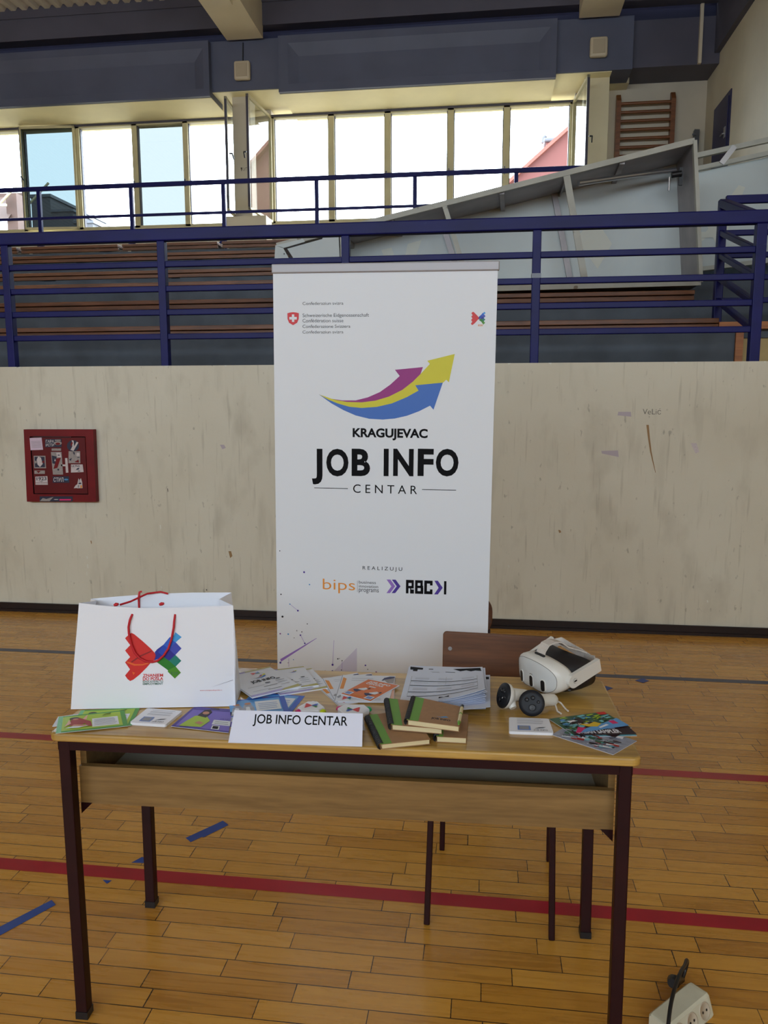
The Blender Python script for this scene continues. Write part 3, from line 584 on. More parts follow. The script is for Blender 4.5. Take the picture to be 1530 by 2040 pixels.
# window wall
b = MB()
b.box((-13, 12.0, 3.4), (1.2, 12.3, 4.27), WHITEWALL); b.box((1.2, 12.0, 3.4), (3.0, 12.3, 6.62), WHITEWALL)
b.box((-3.75, 12.02, 4.27), (-3.27, 12.28, 5.94), WHITEWALL)
struct('wall_windows', b)
b = MB(); b.box((-3.70, 11.5, 3.65), (-3.44, 11.76, 5.97), WHITEWALL); b.box((-3.87, 11.45, 3.65), (-3.22, 11.76, 4.29), WHITEWALL)
b.text('ЋУГ', lambda x, y: (x, 11.4992, y), -3.60, 4.93, 0.1, 0.05, PENCIL, -0.01)
struct('pillar_middle', b)
b = MB(); b.box((1.27, 11.5, 3.65), (1.6, 11.76, 6.0), CREAM); struct('pillar_right', b)

def window(n, x0, x1, glz, open_=None, lw=0.04, rw=0.04):
    """one bay: frame members, then a pane or an opened sash; open_ = (hinge 'L'/'R', angle)"""
    z0, z1, y0, y1 = 4.27, 5.86, 12.0, 12.09
    f = MB()
    f.box((x0, y0, z0), (x1, y1, z0 + 0.06), FRAME); f.box((x0, y0 - 0.02, z0), (x1, y0, z0 + 0.025), FRAME)
    f.box((x0, y0, z1 - 0.05), (x1, y1, z1), FRAME); f.box((x0, y0 - 0.012, z1 - 0.03), (x1, y0, z1), FRAMEDARK)
    f.box((x0, y0, z0), (x0 + lw, y1, z1), FRAME); f.box((x1 - rw, y0, z0), (x1, y1, z1), FRAME)
    f.box((x0 + lw, y0 + 0.03, z0 + 0.06), (x0 + lw + 0.012, y1, z1 - 0.05), FRAMEDARK); f.box((x1 - rw - 0.012, y0 + 0.03, z0 + 0.06), (x1 - rw, y1, z1 - 0.05), FRAMEDARK)
    w = struct('window_%d' % n, f)
    if open_ is None:
        if glz:
            g = MB(); g.box((x0 + lw, 12.078, z0 + 0.06), (x1 - rw, 12.083, z1 - 0.05), glz); g.build('pane', w)
        hd = MB(); hd.box((x1 - 0.028, 11.985, 4.96), (x1 - 0.012, 12.0, 5.0), STEEL); hd.box((x1 - 0.026, 11.965, 4.88), (x1 - 0.014, 11.985, 4.99), FRAMEDARK); hd.build('window_handle', w)
        return w
    side, ang = open_
    W_ = x1 - x0 - 0.03; hx = x0 + 0.015 if side == 'L' else x1 - 0.015; s = 1 if side == 'L' else -1
    a = math.radians(ang) * (-s)
    M = Matrix.Translation((hx, 11.99, 0)) @ Matrix.Rotation(a, 4, 'Z') @ Matrix.Diagonal((s, 1, 1, 1))
    t = 0.034; zz0, zz1 = z0 + 0.03, z1 - 0.02
    sh = MB()
    sh.box((0, -0.032, zz0), (W_, 0, zz0 + t), FRAME, M); sh.box((0, -0.032, zz1 - t), (W_, 0, zz1), FRAME, M)
    sh.box((0, -0.032, zz0), (t, 0, zz1), FRAME, M); sh.box((W_ - t, -0.032, zz0), (W_ - 0.012, 0, zz1), FRAME, M); sh.box((W_ - 0.010, -0.033, zz0), (W_, 0.001, zz1), FRAMEDARK, M)
    so = sh.build('sash', w, None, True)
    g = MB(); g.box((t, -0.019, zz0 + t), (W_ - t, -0.015, zz1 - t), glz, M); g.build('pane', so, None, True)
    hd = MB(); hd.bar(M @ Vector((W_ - 0.022, -0.05, 5.08)), M @ Vector((W_ - 0.022, -0.09, 5.08)), 0.016, 0.016, BLACK); hd.bar(M @ Vector((W_ - 0.022, -0.09, 5.085)), M @ Vector((W_ - 0.08, -0.1, 5.02)), 0.016, 0.016, BLACK)
    hd.build('sash_handle', so)
    return w
XL = [-12.7, -11.8, -10.9, -10.0, -9.1, -8.2, -7.30, -6.38, -5.44, -4.62, -3.75]
for i in range(len(XL) - 1):
    if XL[i] == -7.30: window(i + 1, XL[i], XL[i + 1], GLASSBLUE, ('R', 4), 0.02, 0.05)
    elif XL[i] == -4.62: window(i + 1, XL[i], XL[i + 1], GLASSCLEAR, ('R', 94))
    else: window(i + 1, XL[i], XL[i + 1], GLASSPALE if XL[i] == -5.44 else GLASSCLEAR)
XR = [-3.27, -2.35, -1.5, -0.57, 0.24, 1.18]
for i in range(5):
    window(20 + i, XR[i], XR[i + 1], GLASSCLEAR, {0: ('L', 96), 4: ('R', 96)}.get(i), 0.045, 0.045)

# ------------------------------------------------------------ the stand: tiers, benches, rails
TY = [6.2, 6.92, 7.64, 8.36, 9.08, 9.8]
TZ = [2.191, 2.496, 2.769, 3.013, 3.338, 3.599]
b = MB(); b.box((-13, WY + 0.22, 0), (3.0, 6.3, 1.66), CONCRETE); struct('floor_walkway', b)
b = MB(); b.box((-13, 10.16, 3.513), (3.0, 12.0, 3.53), DECK); struct('floor_bounce_deck', b)  # unseen pale layer added over the top tier to brighten the soffit
b = MB(); b.box((-60, 12.4, -0.1), (60, 80, 0), GROUND); struct('ground', b)
for k in range(6):
    y0 = TY[k] + 0.05; y1 = TY[k + 1] + 0.05 if k < 5 else 12.0
    x1 = 1.86 if k == 0 else 3.0
    b = MB(); b.box((-13, y0, 1.6 if k else 1.5), (x1, y1, TZ[k] - 0.085), CONCRETE)
    struct('floor_tier', b)
b = MB(); b.box((1.86, 6.32, 1.5), (3.0, 6.97, 2.05), CREAMSTEP); b.box((1.86, 6.30, 2.05), (3.0, 6.97, 2.11), CONCRETE); struct('floor_step', b)
b = MB(); b.box((1.86, 6.225, 1.66), (1.915, 6.25, 2.115), BENCH2); struct('trim_9', b)
b = MB(); b.box((1.735, 6.23, 2.112), (3.0, 6.32, 2.165), BENCH2); struct('trim_10', b)
ROWN = ['lowest brown wooden bench row, just behind the blue front railing', 'second brown wooden bench row up, carrying the big pale metal tray',
        'third brown wooden bench row up from the low wall', 'fourth brown wooden bench row up, third from the top',
        'fifth brown wooden bench row up, second from the top', 'topmost brown wooden bench row, just under the rear blue railing']
XE = [1.725, 1.72, 1.72, 1.72, 1.72, 1.72]
for k in range(6):
    y, z = TY[k], TZ[k]
    t = thing('bleacher_bench', ROWN[k], 'bench', (-4, y, z - 0.085), 'wooden bench rows of the stand')
    segs = [(-12.9, XE[k])] if k < 5 else [(-12.9, -8.93), (-8.87, -7.57), (-7.5, -6.13), (-6.07, -4.73), (-4.67, -3.40), (-3.34, -2.1), (-2.04, XE[k])]
    for x0, x1 in segs:
        u = MB(); u.rbox((x0, y, z - 0.036), (x1, y + 0.14, z), 0.004, BENCH); u.build('front_plank', t)
        u = MB(); u.rbox((x0, y + 0.155, z - 0.036), (x1, y + 0.30, z), 0.004, BENCH); u.build('rear_plank', t)
        u = MB(); u.rbox((x0, y + 0.012, z - 0.079), (x1, y + 0.048, z - 0.042), 0.003, BENCH); u.build('edge_board', t)
    xx = -12.5
    while xx < XE[k]:
        u = MB(); u.box((xx, y + 0.055, z - 0.085), (xx + 0.05, y + 0.3, z - 0.036), GREYMET); u.build('bracket', t); xx += 1.5

# front guard railing with its climbing return at the stairs
g = thing('guard_railing', 'long navy blue steel railing standing on top of the low cream wall', 'railing', (-1, 5.45, 1.825))
u = MB(); u.rbox((-12.9, 5.42, 2.70), (1.79, 5.49, 2.785), 0.008, BLUE); u.build('top_rail', g)
for zc in (2.542, 2.372, 2.208, 2.038):
    u = MB(); u.rbox((-12.9, 5.435, zc - 0.02), (1.74, 5.475, zc + 0.02), 0.005, BLUE); u.build('rail', g)
for xc in (-11.0, -9.8, -8.6, -7.3, -6.0, -4.75, -3.49, -2.30, -0.972, 0.324):
    u = MB(); u.rbox((xc - 0.028, 5.425, 1.825), (xc + 0.028, 5.485, 2.70), 0.005, BLUE); u.build('post', g)
u = MB(); u.rbox((1.71, 5.42, 1.825), (1.775, 5.485, 2.70), 0.005, BLUE); u.build('corner_post', g)
u = MB(); u.rbox((1.73, 6.37, 2.112), (1.79, 6.43, 3.085), 0.006, BLUE); u.build('rear_post', g)
for z0, z1, w in ((2.745, 3.055, 0.06), (2.542, 2.84, 0.04), (2.372, 2.675, 0.04), (2.208, 2.51, 0.04), (2.038, 2.34, 0.04)):
    u = MB(); u.bar((1.748, 5.485, z0), (1.758, 6.38, z1), w, w, BLUE, r=0.005); u.build('sloping_rail', g)
for zc, hh in ((3.082, 0.03), (2.84, 0.02), (2.675, 0.02), (2.51, 0.02), (2.34, 0.02)):
    u = MB(); u.rbox((1.78, 6.38, zc - hh), (3.0, 6.42, zc + hh), 0.005, BLUE); u.build('rail', g)
u = MB(); u.box((0.293, 5.4235, 2.39), (0.355, 5.4865, 2.42), GREYMET); u.build('tape_wrap', g)
# rear railing on the top walkway
g = thing('guard_railing', 'thin navy blue railing in front of the windows, behind the topmost bench', 'railing', (-3, 10.4, 3.6))
u = MB(); u.rbox((-12.9, 10.38, 4.452), (1.4, 10.42, 4.51), 0.008, BLUE); u.build('top_rail', g)
u = MB(); u.rbox((-12.9, 10.385, 4.075), (1.4, 10.415, 4.11), 0.005, BLUE); u.build('rail', g)
for xc in (-11.4, -10.1, -8.8, -7.45, -6.12, -4.79, -3.5, -2.235, -0.945, 0.34, 1.36):
    u = MB(); u.rbox((xc - 0.025, 10.375, 3.51), (xc + 0.025, 10.425, 4.452), 0.005, BLUE); u.build('post', g)
    u = MB(); u.bar((xc - 0.16, 10.4, 3.55), (xc - 0.02, 10.4, 3.76), 0.03, 0.03, BLUE); u.build('brace', g)

# the big pale metal trays dumped on the benches
t = thing('metal_tray_frame', 'big tapering pale grey metal frame with ribs lying open across the benches', 'metal frame', (0, 7.1, 2.5))
FT = [(-1.86, 2.95), (1.66, 3.684), (1.768, 2.56), (-1.60, 2.53)]
def P3(p, y): return (p[0], y, p[1])
yf, yb = 6.95, 7.52
def lerp(a, c, k): return (a[0] + (c[0] - a[0]) * k, a[1] + (c[1] - a[1]) * k)
u = MB(); q = [P3(p, yb) for p in FT]; q2 = [P3(p, yb + 0.01) for p in FT]
u.add(q + q2, [(0, 1, 2, 3), (7, 6, 5, 4), (0, 4, 5, 1), (1, 5, 6, 2), (2, 6, 7, 3), (3, 7, 4, 0)], PANELSHEET)
def mark(pts, m_): u.poly([P3(p, yb - 0.002) for p in pts], m_)
mark([(-0.75, 3.05), (-0.62, 3.08), (-0.78, 2.62), (-0.84, 2.62)], PANELMARK); mark([(-1.0, 3.0), (-0.9, 3.02), (-0.78, 2.62), (-0.84, 2.62)], PANELMARK)
yb -= 0.001
mark([(0.8, 3.05), (0.95, 3.25), (1.12, 3.0), (1.0, 2.78)], PANELMARK)
u.build('back_sheet', t, None, True)
def flange(name, a, c, thick, edge, m_):
    """web from the front edge back to the sheet, with a bright rolled front edge"""
    u = MB(); A = Vector(P3(a, yf)); B_ = Vector(P3(c, yf)); A2 = Vector(P3(a, yb)); B2 = Vector(P3(c, yb))
    d = (B_ - A).normalized(); nrm = Vector((0, 1, 0)).cross(d).normalized() * thick
    u.add([tuple(A), tuple(B_), tuple(B2), tuple(A2), tuple(A + nrm), tuple(B_ + nrm), tuple(B2 + nrm), tuple(A2 + nrm)],
          [(0, 1, 2, 3), (7, 6, 5, 4), (0, 4, 5, 1), (1, 5, 6, 2), (2, 6, 7, 3), (3, 7, 4, 0)], m_)
    u.bar(A, B_, 0.03, edge, PANELFRAME)
    u.build(name, t, None, True)
flange('top_flange', FT[0], FT[1], 0.012, 0.045, PANELDARK)
flange('end_flange', FT[1], FT[2], 0.012, 0.05, PANELDARK)
flange('bottom_flange', FT[3], FT[2], 0.012, 0.05, PANELFRAME)
for k, wd_ in ((0.42, 0.04), (0.71, 0.055)):
    a, c = lerp(FT[0], FT[1], k), lerp(FT[3], FT[2], k + 0.012)
    u = MB(); u.bar(P3(a, yf), P3(c, yf), 0.02, wd_, PANELFRAME, up=(1, 0, 0)); u.bar(P3(lerp(a, c, 0.02), yf), P3(lerp(a, c, 0.02), yb), 0.012, 0.05, PANELDARK, up=(0, 0, 1)); u.build('rib', t)
    u = MB(); u.bar(P3((a[0] - 0.05, a[1] - 0.02), yb - 0.02), P3((c[0] - 0.05, c[1]), yb - 0.02), 0.03, 0.05, PANELDARK, up=(1, 0, 0)); u.build('rear_rib', t)
for k in (0.16, 0.29, 0.56, 0.84):
    a = lerp(FT[0], FT[1], k); u = MB(); u.bar((a[0], yf + 0.02, a[1] - 0.02), (a[0] + 0.02, yb, a[1] - 0.03), 0.04, 0.03, PANELDARK); u.build('cross_bar', t)
u = MB(); u.tube([(0.75, 7.0, 3.40), (1.2, 7.2, 3.50), (1.6, 7.3, 3.56)], 0.022, STEEL); u.build('loose_tube', t)
u = MB(); u.bar((1.60, 7.1, 3.52), (1.60, 7.1, 3.38), 0.03, 0.03, BLACK); u.tube([(1.52, 7.08, 3.46), (1.60, 7.08, 3.47)], 0.025, BLACK); u.tube([(1.5, 7.06, 3.44), (1.5, 7.06, 3.33)], 0.008, STEEL); u.build('clamp', t)
# torn plates at the thin end
u = MB(); y_ = 6.93
for pts in ([(-1.87, 2.95), (-1.62, 3.0), (-1.60, 2.975), (-1.80, 2.925)], [(-1.87, 2.95), (-1.80, 2.93), (-1.74, 2.82), (-1.52, 2.74), (-1.75, 2.72), (-1.88, 2.83)], [(-1.52, 2.74), (-1.44, 3.01), (-1.30, 3.03), (-1.28, 2.55), (-1.55, 2.55), (-1.72, 2.72)]):
    u.prism(pts, -y_ - 0.012, -y_, PANELSHEET, Matrix(((1, 0, 0, 0), (0, 0, -1, 0), (0, 1, 0, 0), (0, 0, 0, 1))))
u.prism([(-1.77, 2.925), (-1.45, 3.0), (-1.45, 2.72), (-1.68, 2.79)], -y_ - 0.04, -y_ - 0.03, PANELSHEET, Matrix(((1, 0, 0, 0), (0, 0, -1, 0), (0, 1, 0, 0), (0, 0, 0, 1))))
u.tube([(-1.79, y_ - 0.004, 2.875), (-1.79, y_ - 0.001, 2.875)], 0.006, BLACK)
u.bar((-1.27, y_, 3.03), (-1.25, y_, 2.55), 0.02, 0.035, PANELFRAME, up=(1, 0, 0))
u.build('bent_plate', t)

t = thing('metal_tray_frame', 'second pale metal frame leaning by the right wall behind the blue stair rail', 'metal frame', (2.3, 8.05, 2.77))
F2 = [(1.80, 3.842), (3.0, 4.05), (3.0, 2.90), (1.80, 2.80)]
u = MB(); G2 = [(1.80, 3.72), (2.97, 3.93), (2.97, 2.92), (1.80, 2.80)]
q = [(x, 8.1, z) for x, z in G2] + [(x, 8.11, z) for x, z in G2]
u.add(q, [(0, 1, 2, 3), (7, 6, 5, 4), (0, 4, 5, 1), (1, 5, 6, 2), (2, 6, 7, 3), (3, 7, 4, 0)], PANELSHEET)
for pts in ([(2.15, 3.32), (2.36, 3.62), (2.42, 3.6), (2.28, 3.2)], [(2.0, 3.1), (2.06, 3.12), (2.32, 3.4), (2.26, 3.42)], [(2.02, 3.38), (2.1, 3.4), (2.3, 3.02), (2.22, 3.02)], [(1.98, 3.2), (2.25, 3.2), (2.25, 3.15), (1.98, 3.14)]):
    u.poly([(x, 8.098 - 0.001 * len(u.v) / 4, z) for x, z in pts], PANELMARK)
u.build('sheet', t, None, True)
for name, a, c, w in (('top_rail', (1.80, 3.86), (2.97, 4.07), 0.045), ('lower_rail', (1.80, 3.74), (2.97, 3.95), 0.04), ('bottom_rail', (1.80, 2.82), (2.97, 2.94), 0.04)):
    u = MB(); u.bar((a[0], 8.05, a[1]), (c[0], 8.05, c[1]), 0.05, w, PANELFRAME); u.build(name, t)
u = MB(); u.bar((2.17, 8.02, 3.80), (2.28, 8.02, 3.95), 0.02, 0.05, STEEL, up=(1, 0, 0)); u.build('bracket', t)

# wall bars, post, fittings
t = thing('wall_bars', 'red-brown wooden gymnastic wall bars fixed to the far right wall', 'wall bars', (2.16, 11.9, 3.65))
for xc in (1.795, 2.535):
    u = MB(); u.prism([(11.88, 3.65), (11.99, 3.65), (11.99, 5.88), (11.95, 5.88), (11.88, 5.78)], xc - 0.03, xc + 0.03, BARWOOD, Matrix(((0, 0, 1, 0), (1, 0, 0, 0), (0, 1, 0, 0), (0, 0, 0, 1)))); u.build('upright', t)
for k in range(18):
    z = 5.742 - k * 0.117
    u = MB(); u.tube([(1.79, 11.9, z), (2.54, 11.9, z)], 0.021, BARWOOD, 10, True, 0.8); u.build('rung', t)
t = thing('leaning_post', 'dark grey metal post leaning in the far right corner', 'post', (2.83, 11.7, 3.65))
u = MB(); u.bar((2.78, 11.72, 3.65), (2.875, 11.95, 5.36), 0.07, 0.07, GREYMET); u.build('tube', t)
u = MB(); u.bar((2.80, 11.86, 5.28), (2.85, 11.86, 5.28), 0.02, 0.02, GREYMET); u.build('peg', t)
for lab, xc, zc, y in (('square cream wall fitting on the dark beam above the middle pillar', -3.465, 6.20, 11.27), ('square cream wall fitting on the dark beam above the right pillar', 1.41, 6.235, 11.27)):
    t = thing('wall_light', lab, 'wall light', (xc, y, zc), 'square fittings on the beam')
    u = MB(); u.rbox((xc - 0.115, y - 0.05, zc - 0.125), (xc + 0.115, y + 0.03, zc + 0.125), 0.03, FIXTURE, None, 3); u.build('housing', t)
    u = MB(); u.rbox((xc - 0.08, y - 0.058, zc - 0.085), (xc + 0.08, y - 0.045, zc + 0.09), 0.006, FIXTURE2); u.build('face_plate', t)
    u = MB()
    if xc < 0: u.tube([(xc, y + 0.028, zc + 0.12), (xc + 0.005, y + 0.02, zc + 0.22), (xc + 0.01, y + 0.02, zc + 0.38)], 0.008, BLACK); u.build('cable', t)
# outside
t = thing('house', 'salmon pink gabled house with a chimney seen through the right-hand windows', 'house', (3.6, 26, 0))
u = MB(); u.prism([(0.2, 0), (0.2, 8.1), (3.4, 10.8), (6.6, 8.1), (6.6, 0)], -34, -26, PINK, Matrix(((1, 0, 0, 0), (0, 0, -1, 0), (0, 1, 0, 0), (0, 0, 0, 1)))); u.build('gable_wall', t)
u = MB(); u.bar((-0.1, 30, 7.9), (3.4, 30, 10.87), 8.4, 0.1, PINKROOF); u.bar((6.9, 30, 7.9), (3.4, 30, 10.87), 8.4, 0.1, PINKROOF); u.build('roof', t)
u = MB(); u.box((1.78, 26.4, 8.9), (2.12, 26.9, 9.8), PINK); u.rbox((1.70, 26.35, 9.8), (2.18, 26.95, 9.95), 0.05, GREYMET); u.tube([(1.70, 26.6, 9.85), (1.70, 26.6, 10.0), (1.78, 26.6, 10.06)], 0.07, GREYMET); u.build('chimney', t)
t = thing('shed_roof', 'rusty open lattice roof seen through the leftmost window', 'roof', (-16, 24, 6))
RUST = mat('rusty_brown_steel', (72, 48, 38), 0.7, var=0.2, scale=3)
u = MB(); u.add([(-22, 23, 7.6), (-14.6, 23, 7.2), (-14.6, 24.0, 8.15), (-22, 24.0, 8.4)], [(0, 1, 2, 3)], RUST); u.box((-22, 23.9, 7.9), (-14.6, 24.0, 8.2), RUST); u.build('roof_sheet', t)
u = MB()
for k in range(9): u.bar((-22 + k, 23.0, 7.5), (-21.2 + k, 23.0, 8.2), 0.05, 0.05, FRAME)
u.bar((-22, 22.98, 7.75), (-14.6, 22.98, 7.6), 0.05, 0.07, FRAME); u.build('truss', t)
u = MB(); u.box((-14.75, 23.2, 0), (-14.4, 23.6, 8.0), RUST); u.build('column', t)
t = thing('tower_block', 'pale grey building beyond the tinted left window', 'building', (-13.6, 26, 4.5))
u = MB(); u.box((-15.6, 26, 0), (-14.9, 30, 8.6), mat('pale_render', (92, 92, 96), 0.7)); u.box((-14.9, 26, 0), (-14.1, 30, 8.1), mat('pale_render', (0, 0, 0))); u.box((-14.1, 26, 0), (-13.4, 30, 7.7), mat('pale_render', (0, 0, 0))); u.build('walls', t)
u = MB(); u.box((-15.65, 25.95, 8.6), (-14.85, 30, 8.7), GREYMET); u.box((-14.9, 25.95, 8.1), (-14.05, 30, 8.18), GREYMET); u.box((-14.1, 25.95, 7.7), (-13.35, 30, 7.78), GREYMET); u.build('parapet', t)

# ------------------------------------------------------------ red cabinet on the wall
CF, CDR = CAB['frame'], CAB['door']
cx = (CF[0][0] + CF[1][0]) / 2
t = thing('fire_hose_cabinet', 'red metal fire hose cabinet covered in stickers, set in the cream wall', 'cabinet', (cx, 5.3, 0.83))
def flat(pts, y0, y1, m_, name, parent):
    u = MB(); u.prism(pts, -y1, -y0, m_, Matrix(((1, 0, 0, 0), (0, 0, -1, 0), (0, 1, 0, 0), (0, 0, 0, 1)))); return u.build(name, parent, None, True)
u = MB()
ring = [CF, CDR]
for k in range(4):
    a, c, d, e = CF[k], CF[(k + 1) % 4], CDR[(k + 1) % 4], CDR[k]
    u.poly([(a[0], 5.275, a[1]), (c[0], 5.275, c[1]), (d[0], 5.275, d[1]), (e[0], 5.275, e[1])], CABRED)
    u.poly([(a[0], 5.275, a[1]), (a[0], 5.32, a[1]), (c[0], 5.32, c[1]), (c[0], 5.275, c[1])], CABRED)
    u.poly([(e[0], 5.275, e[1]), (d[0], 5.275, d[1]), (d[0], 5.31, d[1]), (e[0], 5.31, e[1])], CABDARK)
u.poly([(p[0], 5.31, p[1]) for p in CDR], CABDARK)
u.build('frame', t, None, True)
c0 = [sum(p[i] for p in CDR) / 4 for i in (0, 1)]
D2 = [(c0[0] + (p[0] - c0[0]) * 0.965 + 0.004, c0[1] + (p[1] - c0[1]) * 0.97) for p in CDR]
dr = flat(D2, 5.272, 5.285, CABREDD, 'door', t)
u = MB(); u.bar((D2[3][0] + 0.02, 5.268, D2[3][1] + 0.006), (D2[2][0] - 0.1, 5.268, D2[2][1] + 0.002), 0.008, 0.006, CABDARK); u.build('hinge', dr)
def sticker(key, items, m_, y=5.2714):
    q = CAB['st'][key]
    fn = lambda a, c: tuple((1 - c) * ((1 - a) * q[0][i] + a * q[1][i]) + c * ((1 - a) * q[3][i] + a * q[2][i]) for i in (0, 1))
    u = MB(); u.prism([fn(*p) for p in ((0, 0), (1, 0), (1, 1), (0, 1))] if not isinstance(m_, tuple) else [fn(*p) for p in m_[1]], -y, -y + 0.0008, m_ if not isinstance(m_, tuple) else m_[0], Matrix(((1, 0, 0, 0), (0, 0, -1, 0), (0, 1, 0, 0), (0, 0, 0, 1))))
    yy = y - 0.0012
    for it in items:
        if it[0] == 'r': u.poly([(fn(p, r_)[0], yy, fn(p, r_)[1]) for p, r_ in ((it[1], it[2]), (it[3], it[2]), (it[3], it[4]), (it[1], it[4]))], it[5])
        elif it[0] == 'p': u.poly([(fn(*p)[0], yy, fn(*p)[1]) for p in it[1]], it[2])
        else: u.text(it[1], lambda p, r_: (fn(p, r_)[0], yy - 0.0004, fn(p, r_)[1]), it[2], it[3], it[4], it[5], it[6], it[7] if len(it) > 7 else 0.02)
        yy -= 0.0002
    u.build('sticker', dr)
circ = lambda x, y, r, n=14: [(x + r * math.cos(2 * math.pi * k / n), y + r * math.sin(2 * math.pi * k / n)) for k in range(n)]
sticker('note', [('r', 0.1, 0.2 + 0.1 * k, 0.9, 0.23 + 0.1 * k, STG) for k in range(6)], PAPERPINK)
sticker('gara', [('t', 'ГАРА', 0.05, 0.55, 0.5, 0.35, STW), ('t', 'ИСТИ', 0.05, 0.1, 0.5, 0.35, STW), ('p', circ(0.78, 0.5, 0.24), STG), ('p', circ(0.78, 0.42, 0.15), CABRED), ('r', 0.6, 0.78, 0.95, 0.92, STG)], STN)
sticker('round', [('p', [(0.3, 0.1), (0.55, 0.0), (0.95, 0.75), (0.8, 0.8), (0.6, 0.4), (0.55, 0.9), (0.4, 0.95), (0.45, 0.4)], STW), ('p', [(0.3, 0.6), (0.36, 0.35), (0.5, 0.7), (0.42, 0.85)], CABRED)], (STN, circ(0.5, 0.45, 0.5)))
sticker('strip', [], STG)
sticker('face', [('r', 0.08, 0.08, 0.92, 0.92, STN), ('p', [(0.3, 0.3), (0.5, 0.1), (0.75, 0.35), (0.62, 0.85), (0.4, 0.95), (0.25, 0.7)], STW), ('p', [(0.65, 0.5), (0.9, 0.4), (0.9, 0.65)], CABRED), ('r', 0.1, 0.4, 0.25, 0.6, STG)], STG)
sticker('tall', [('p', [(0.05, 0.5), (0.45, 0.45), (0.5, 0.8), (0.05, 0.85)], STN), ('p', [(0.25, 0.6), (0.4, 0.6), (0.34, 0.72)], STW), ('p', [(0.1, 0.25), (0.5, 0.3), (0.9, 0.75), (0.5, 0.72)], CABRED), ('p', [(0.55, 0.78), (0.95, 0.76), (0.9, 0.98), (0.5, 0.96)], STW), ('r', 0.62, 0.84, 0.82, 0.88, STN), ('r', 0.5, 0.18, 0.65, 0.26, STN)], STG)
sticker('bar', [], STW); sticker('tie', [], STW)
sticker('sq', [('p', [(0.35, 0.95), (0.55, 0.9), (0.5, 0.65)], STN), ('r', 0.75, 0.45, 0.95, 0.5, STN), ('p', [(0.05, 0.3), (0.3, 0.45), (0.2, 0.2)], STN), ('p', [(0.5, 0.1), (0.9, 0.05), (0.85, 0.3)], CABRED), ('r', 0.7, 0.6, 0.95, 0.85, STW)], STG)
sticker('ultra', [('t', 'ULTRA', 0.05, 0.68, 0.7, 0.24, STN), ('p', [(0.4, 0.3), (0.65, 0.35), (0.7, 0.6), (0.5, 0.5)], STN), ('r', 0.55, 0.12, 0.75, 0.2, STN)], STW)
sticker('torn', [('p', [(0.2, 0.9), (0.4, 0.2), (0.6, 0.9)], CABRED)], STG)
sticker('y23', [('t', '1923', 0.1, 0.55, 0.82, 0.38, STN), ('r', 0.0, 0.2, 1, 0.25, CABREDD), ('p', [(0.2, 0.5), (0.5, 0.3), (0.7, 0.45)], STG)], STW)
sticker('stil', [('t', 'СТИЛ', 0.06, 0.16, 0.6, 0.68, STW), ('p', circ(0.82, 0.5, 0.13), LBL)], STN)
sticker('ragged', [('r', 0.5, 0.42, 0.85, 0.56, STN), ('t', 'J', 0.5, 0.7, 0.12, 0.2, STN), ('t', '0', 0.45, 0.1, 0.15, 0.22, STN), ('r', 0.75, 0.05, 0.95, 0.3, ORA)], (STW, [(0.0, 0.0), (0.3, 0.03), (0.4, 0), (1, 0.02), (0.98, 0.6), (0.8, 1), (0.6, 0.8), (0.4, 0.98), (0.35, 0.4), (0.15, 0.3)]))
sticker('low', [('p', [(0, 0.1), (0.3, 0.1), (0.42, 0.9), (0.2, 0.5), (0.1, 0.7)], STG), ('p', circ(0.5, 0.42, 0.07), STW), ('r', 0.6, 0.2, 0.95, 0.5, PINKM)], STN, 5.2744)
# ------------------------------------------------------------ blue tape on the floor
def tape(label, pts, z=0.0012):
    u = MB(); u.prism(pts, z - 0.0002, z + 0.0006, TAPE); o = u.build('floor_tape', None, None, True); tag(o, label, 'tape', 'blue tape marks on the floor')
tape('blue tape strip on the floor right of the back left table leg', [(-1.046, 2.489), (-1.019, 2.466), (-0.99, 2.505), (-0.985, 2.5), (-0.922, 2.593), (-0.952, 2.618)])
tape('blue tape strip on the floor outside the front left table leg', [(-1.461, 1.884), (-1.428, 1.859), (-1.307, 2.076), (-1.332, 2.096)])
tape('small torn blue tape scrap on the floor beside the back left table leg', [(-1.172, 2.32), (-1.151, 2.356), (-1.127, 2.347), (-1.124, 2.324)])
tape('tiny blue tape scrap just in front of the red floor line', [(-1.222, 2.215), (-1.192, 2.216), (-1.199, 2.198)])
tape('blue diamond of tape on the floor right behind the white headset', [(0.652, 4.202), (0.691, 4.245), (0.725, 4.219), (0.673, 4.159)])
tape('blue diamond of tape on the floor nearest the blue floor line', [(0.868, 4.355), (0.919, 4.395), (0.945, 4.357), (0.905, 4.32)], 0.0018)

# ------------------------------------------------------------ roll-up banner
BO = Matrix.Translation((-0.406, 2.97, 0)) @ Matrix.Rotation(0.009, 4, 'Y')
t = thing('roll_up_banner', 'tall white roll-up banner reading JOB INFO CENTAR, standing behind the table', 'banner', (-0.406, 2.97, 0))
Z0 = 0.09
PB, PT = BANNER['corners'][2][1], 0
pw = 0.425
u = MB(); u.box((-pw, 0.0, Z0), (pw, 0.0015, 2.045), WHITE, BO)
def bp(x, y, k=1): return tuple(BO @ Vector((x, -0.0006 * k, y)))
def bpoly(pts, m_, k=1): u.poly([bp(p[0], p[1], k) for p in pts], m_)
bpoly(BANNER['magenta'], MAG, 1); bpoly(BANNER['yellow'], YEL, 1); bpoly(BANNER['blue'], BLU, 1)
fn = lambda x, y: bp(x, y, 1)
for s_, x, y, w, h in BANNER['text']: u.text(s_, fn, x, y, w, h, INKG, -0.004)
for s_, x, y, w, h in BANNER['big'][:1] + BANNER['job']: u.text(s_, fn, x, y, w, h, INK, 0.035)
for s_, x, y, w, h in BANNER['thin']: u.text(s_, fn, x, y, w, h, INK, 0.0)
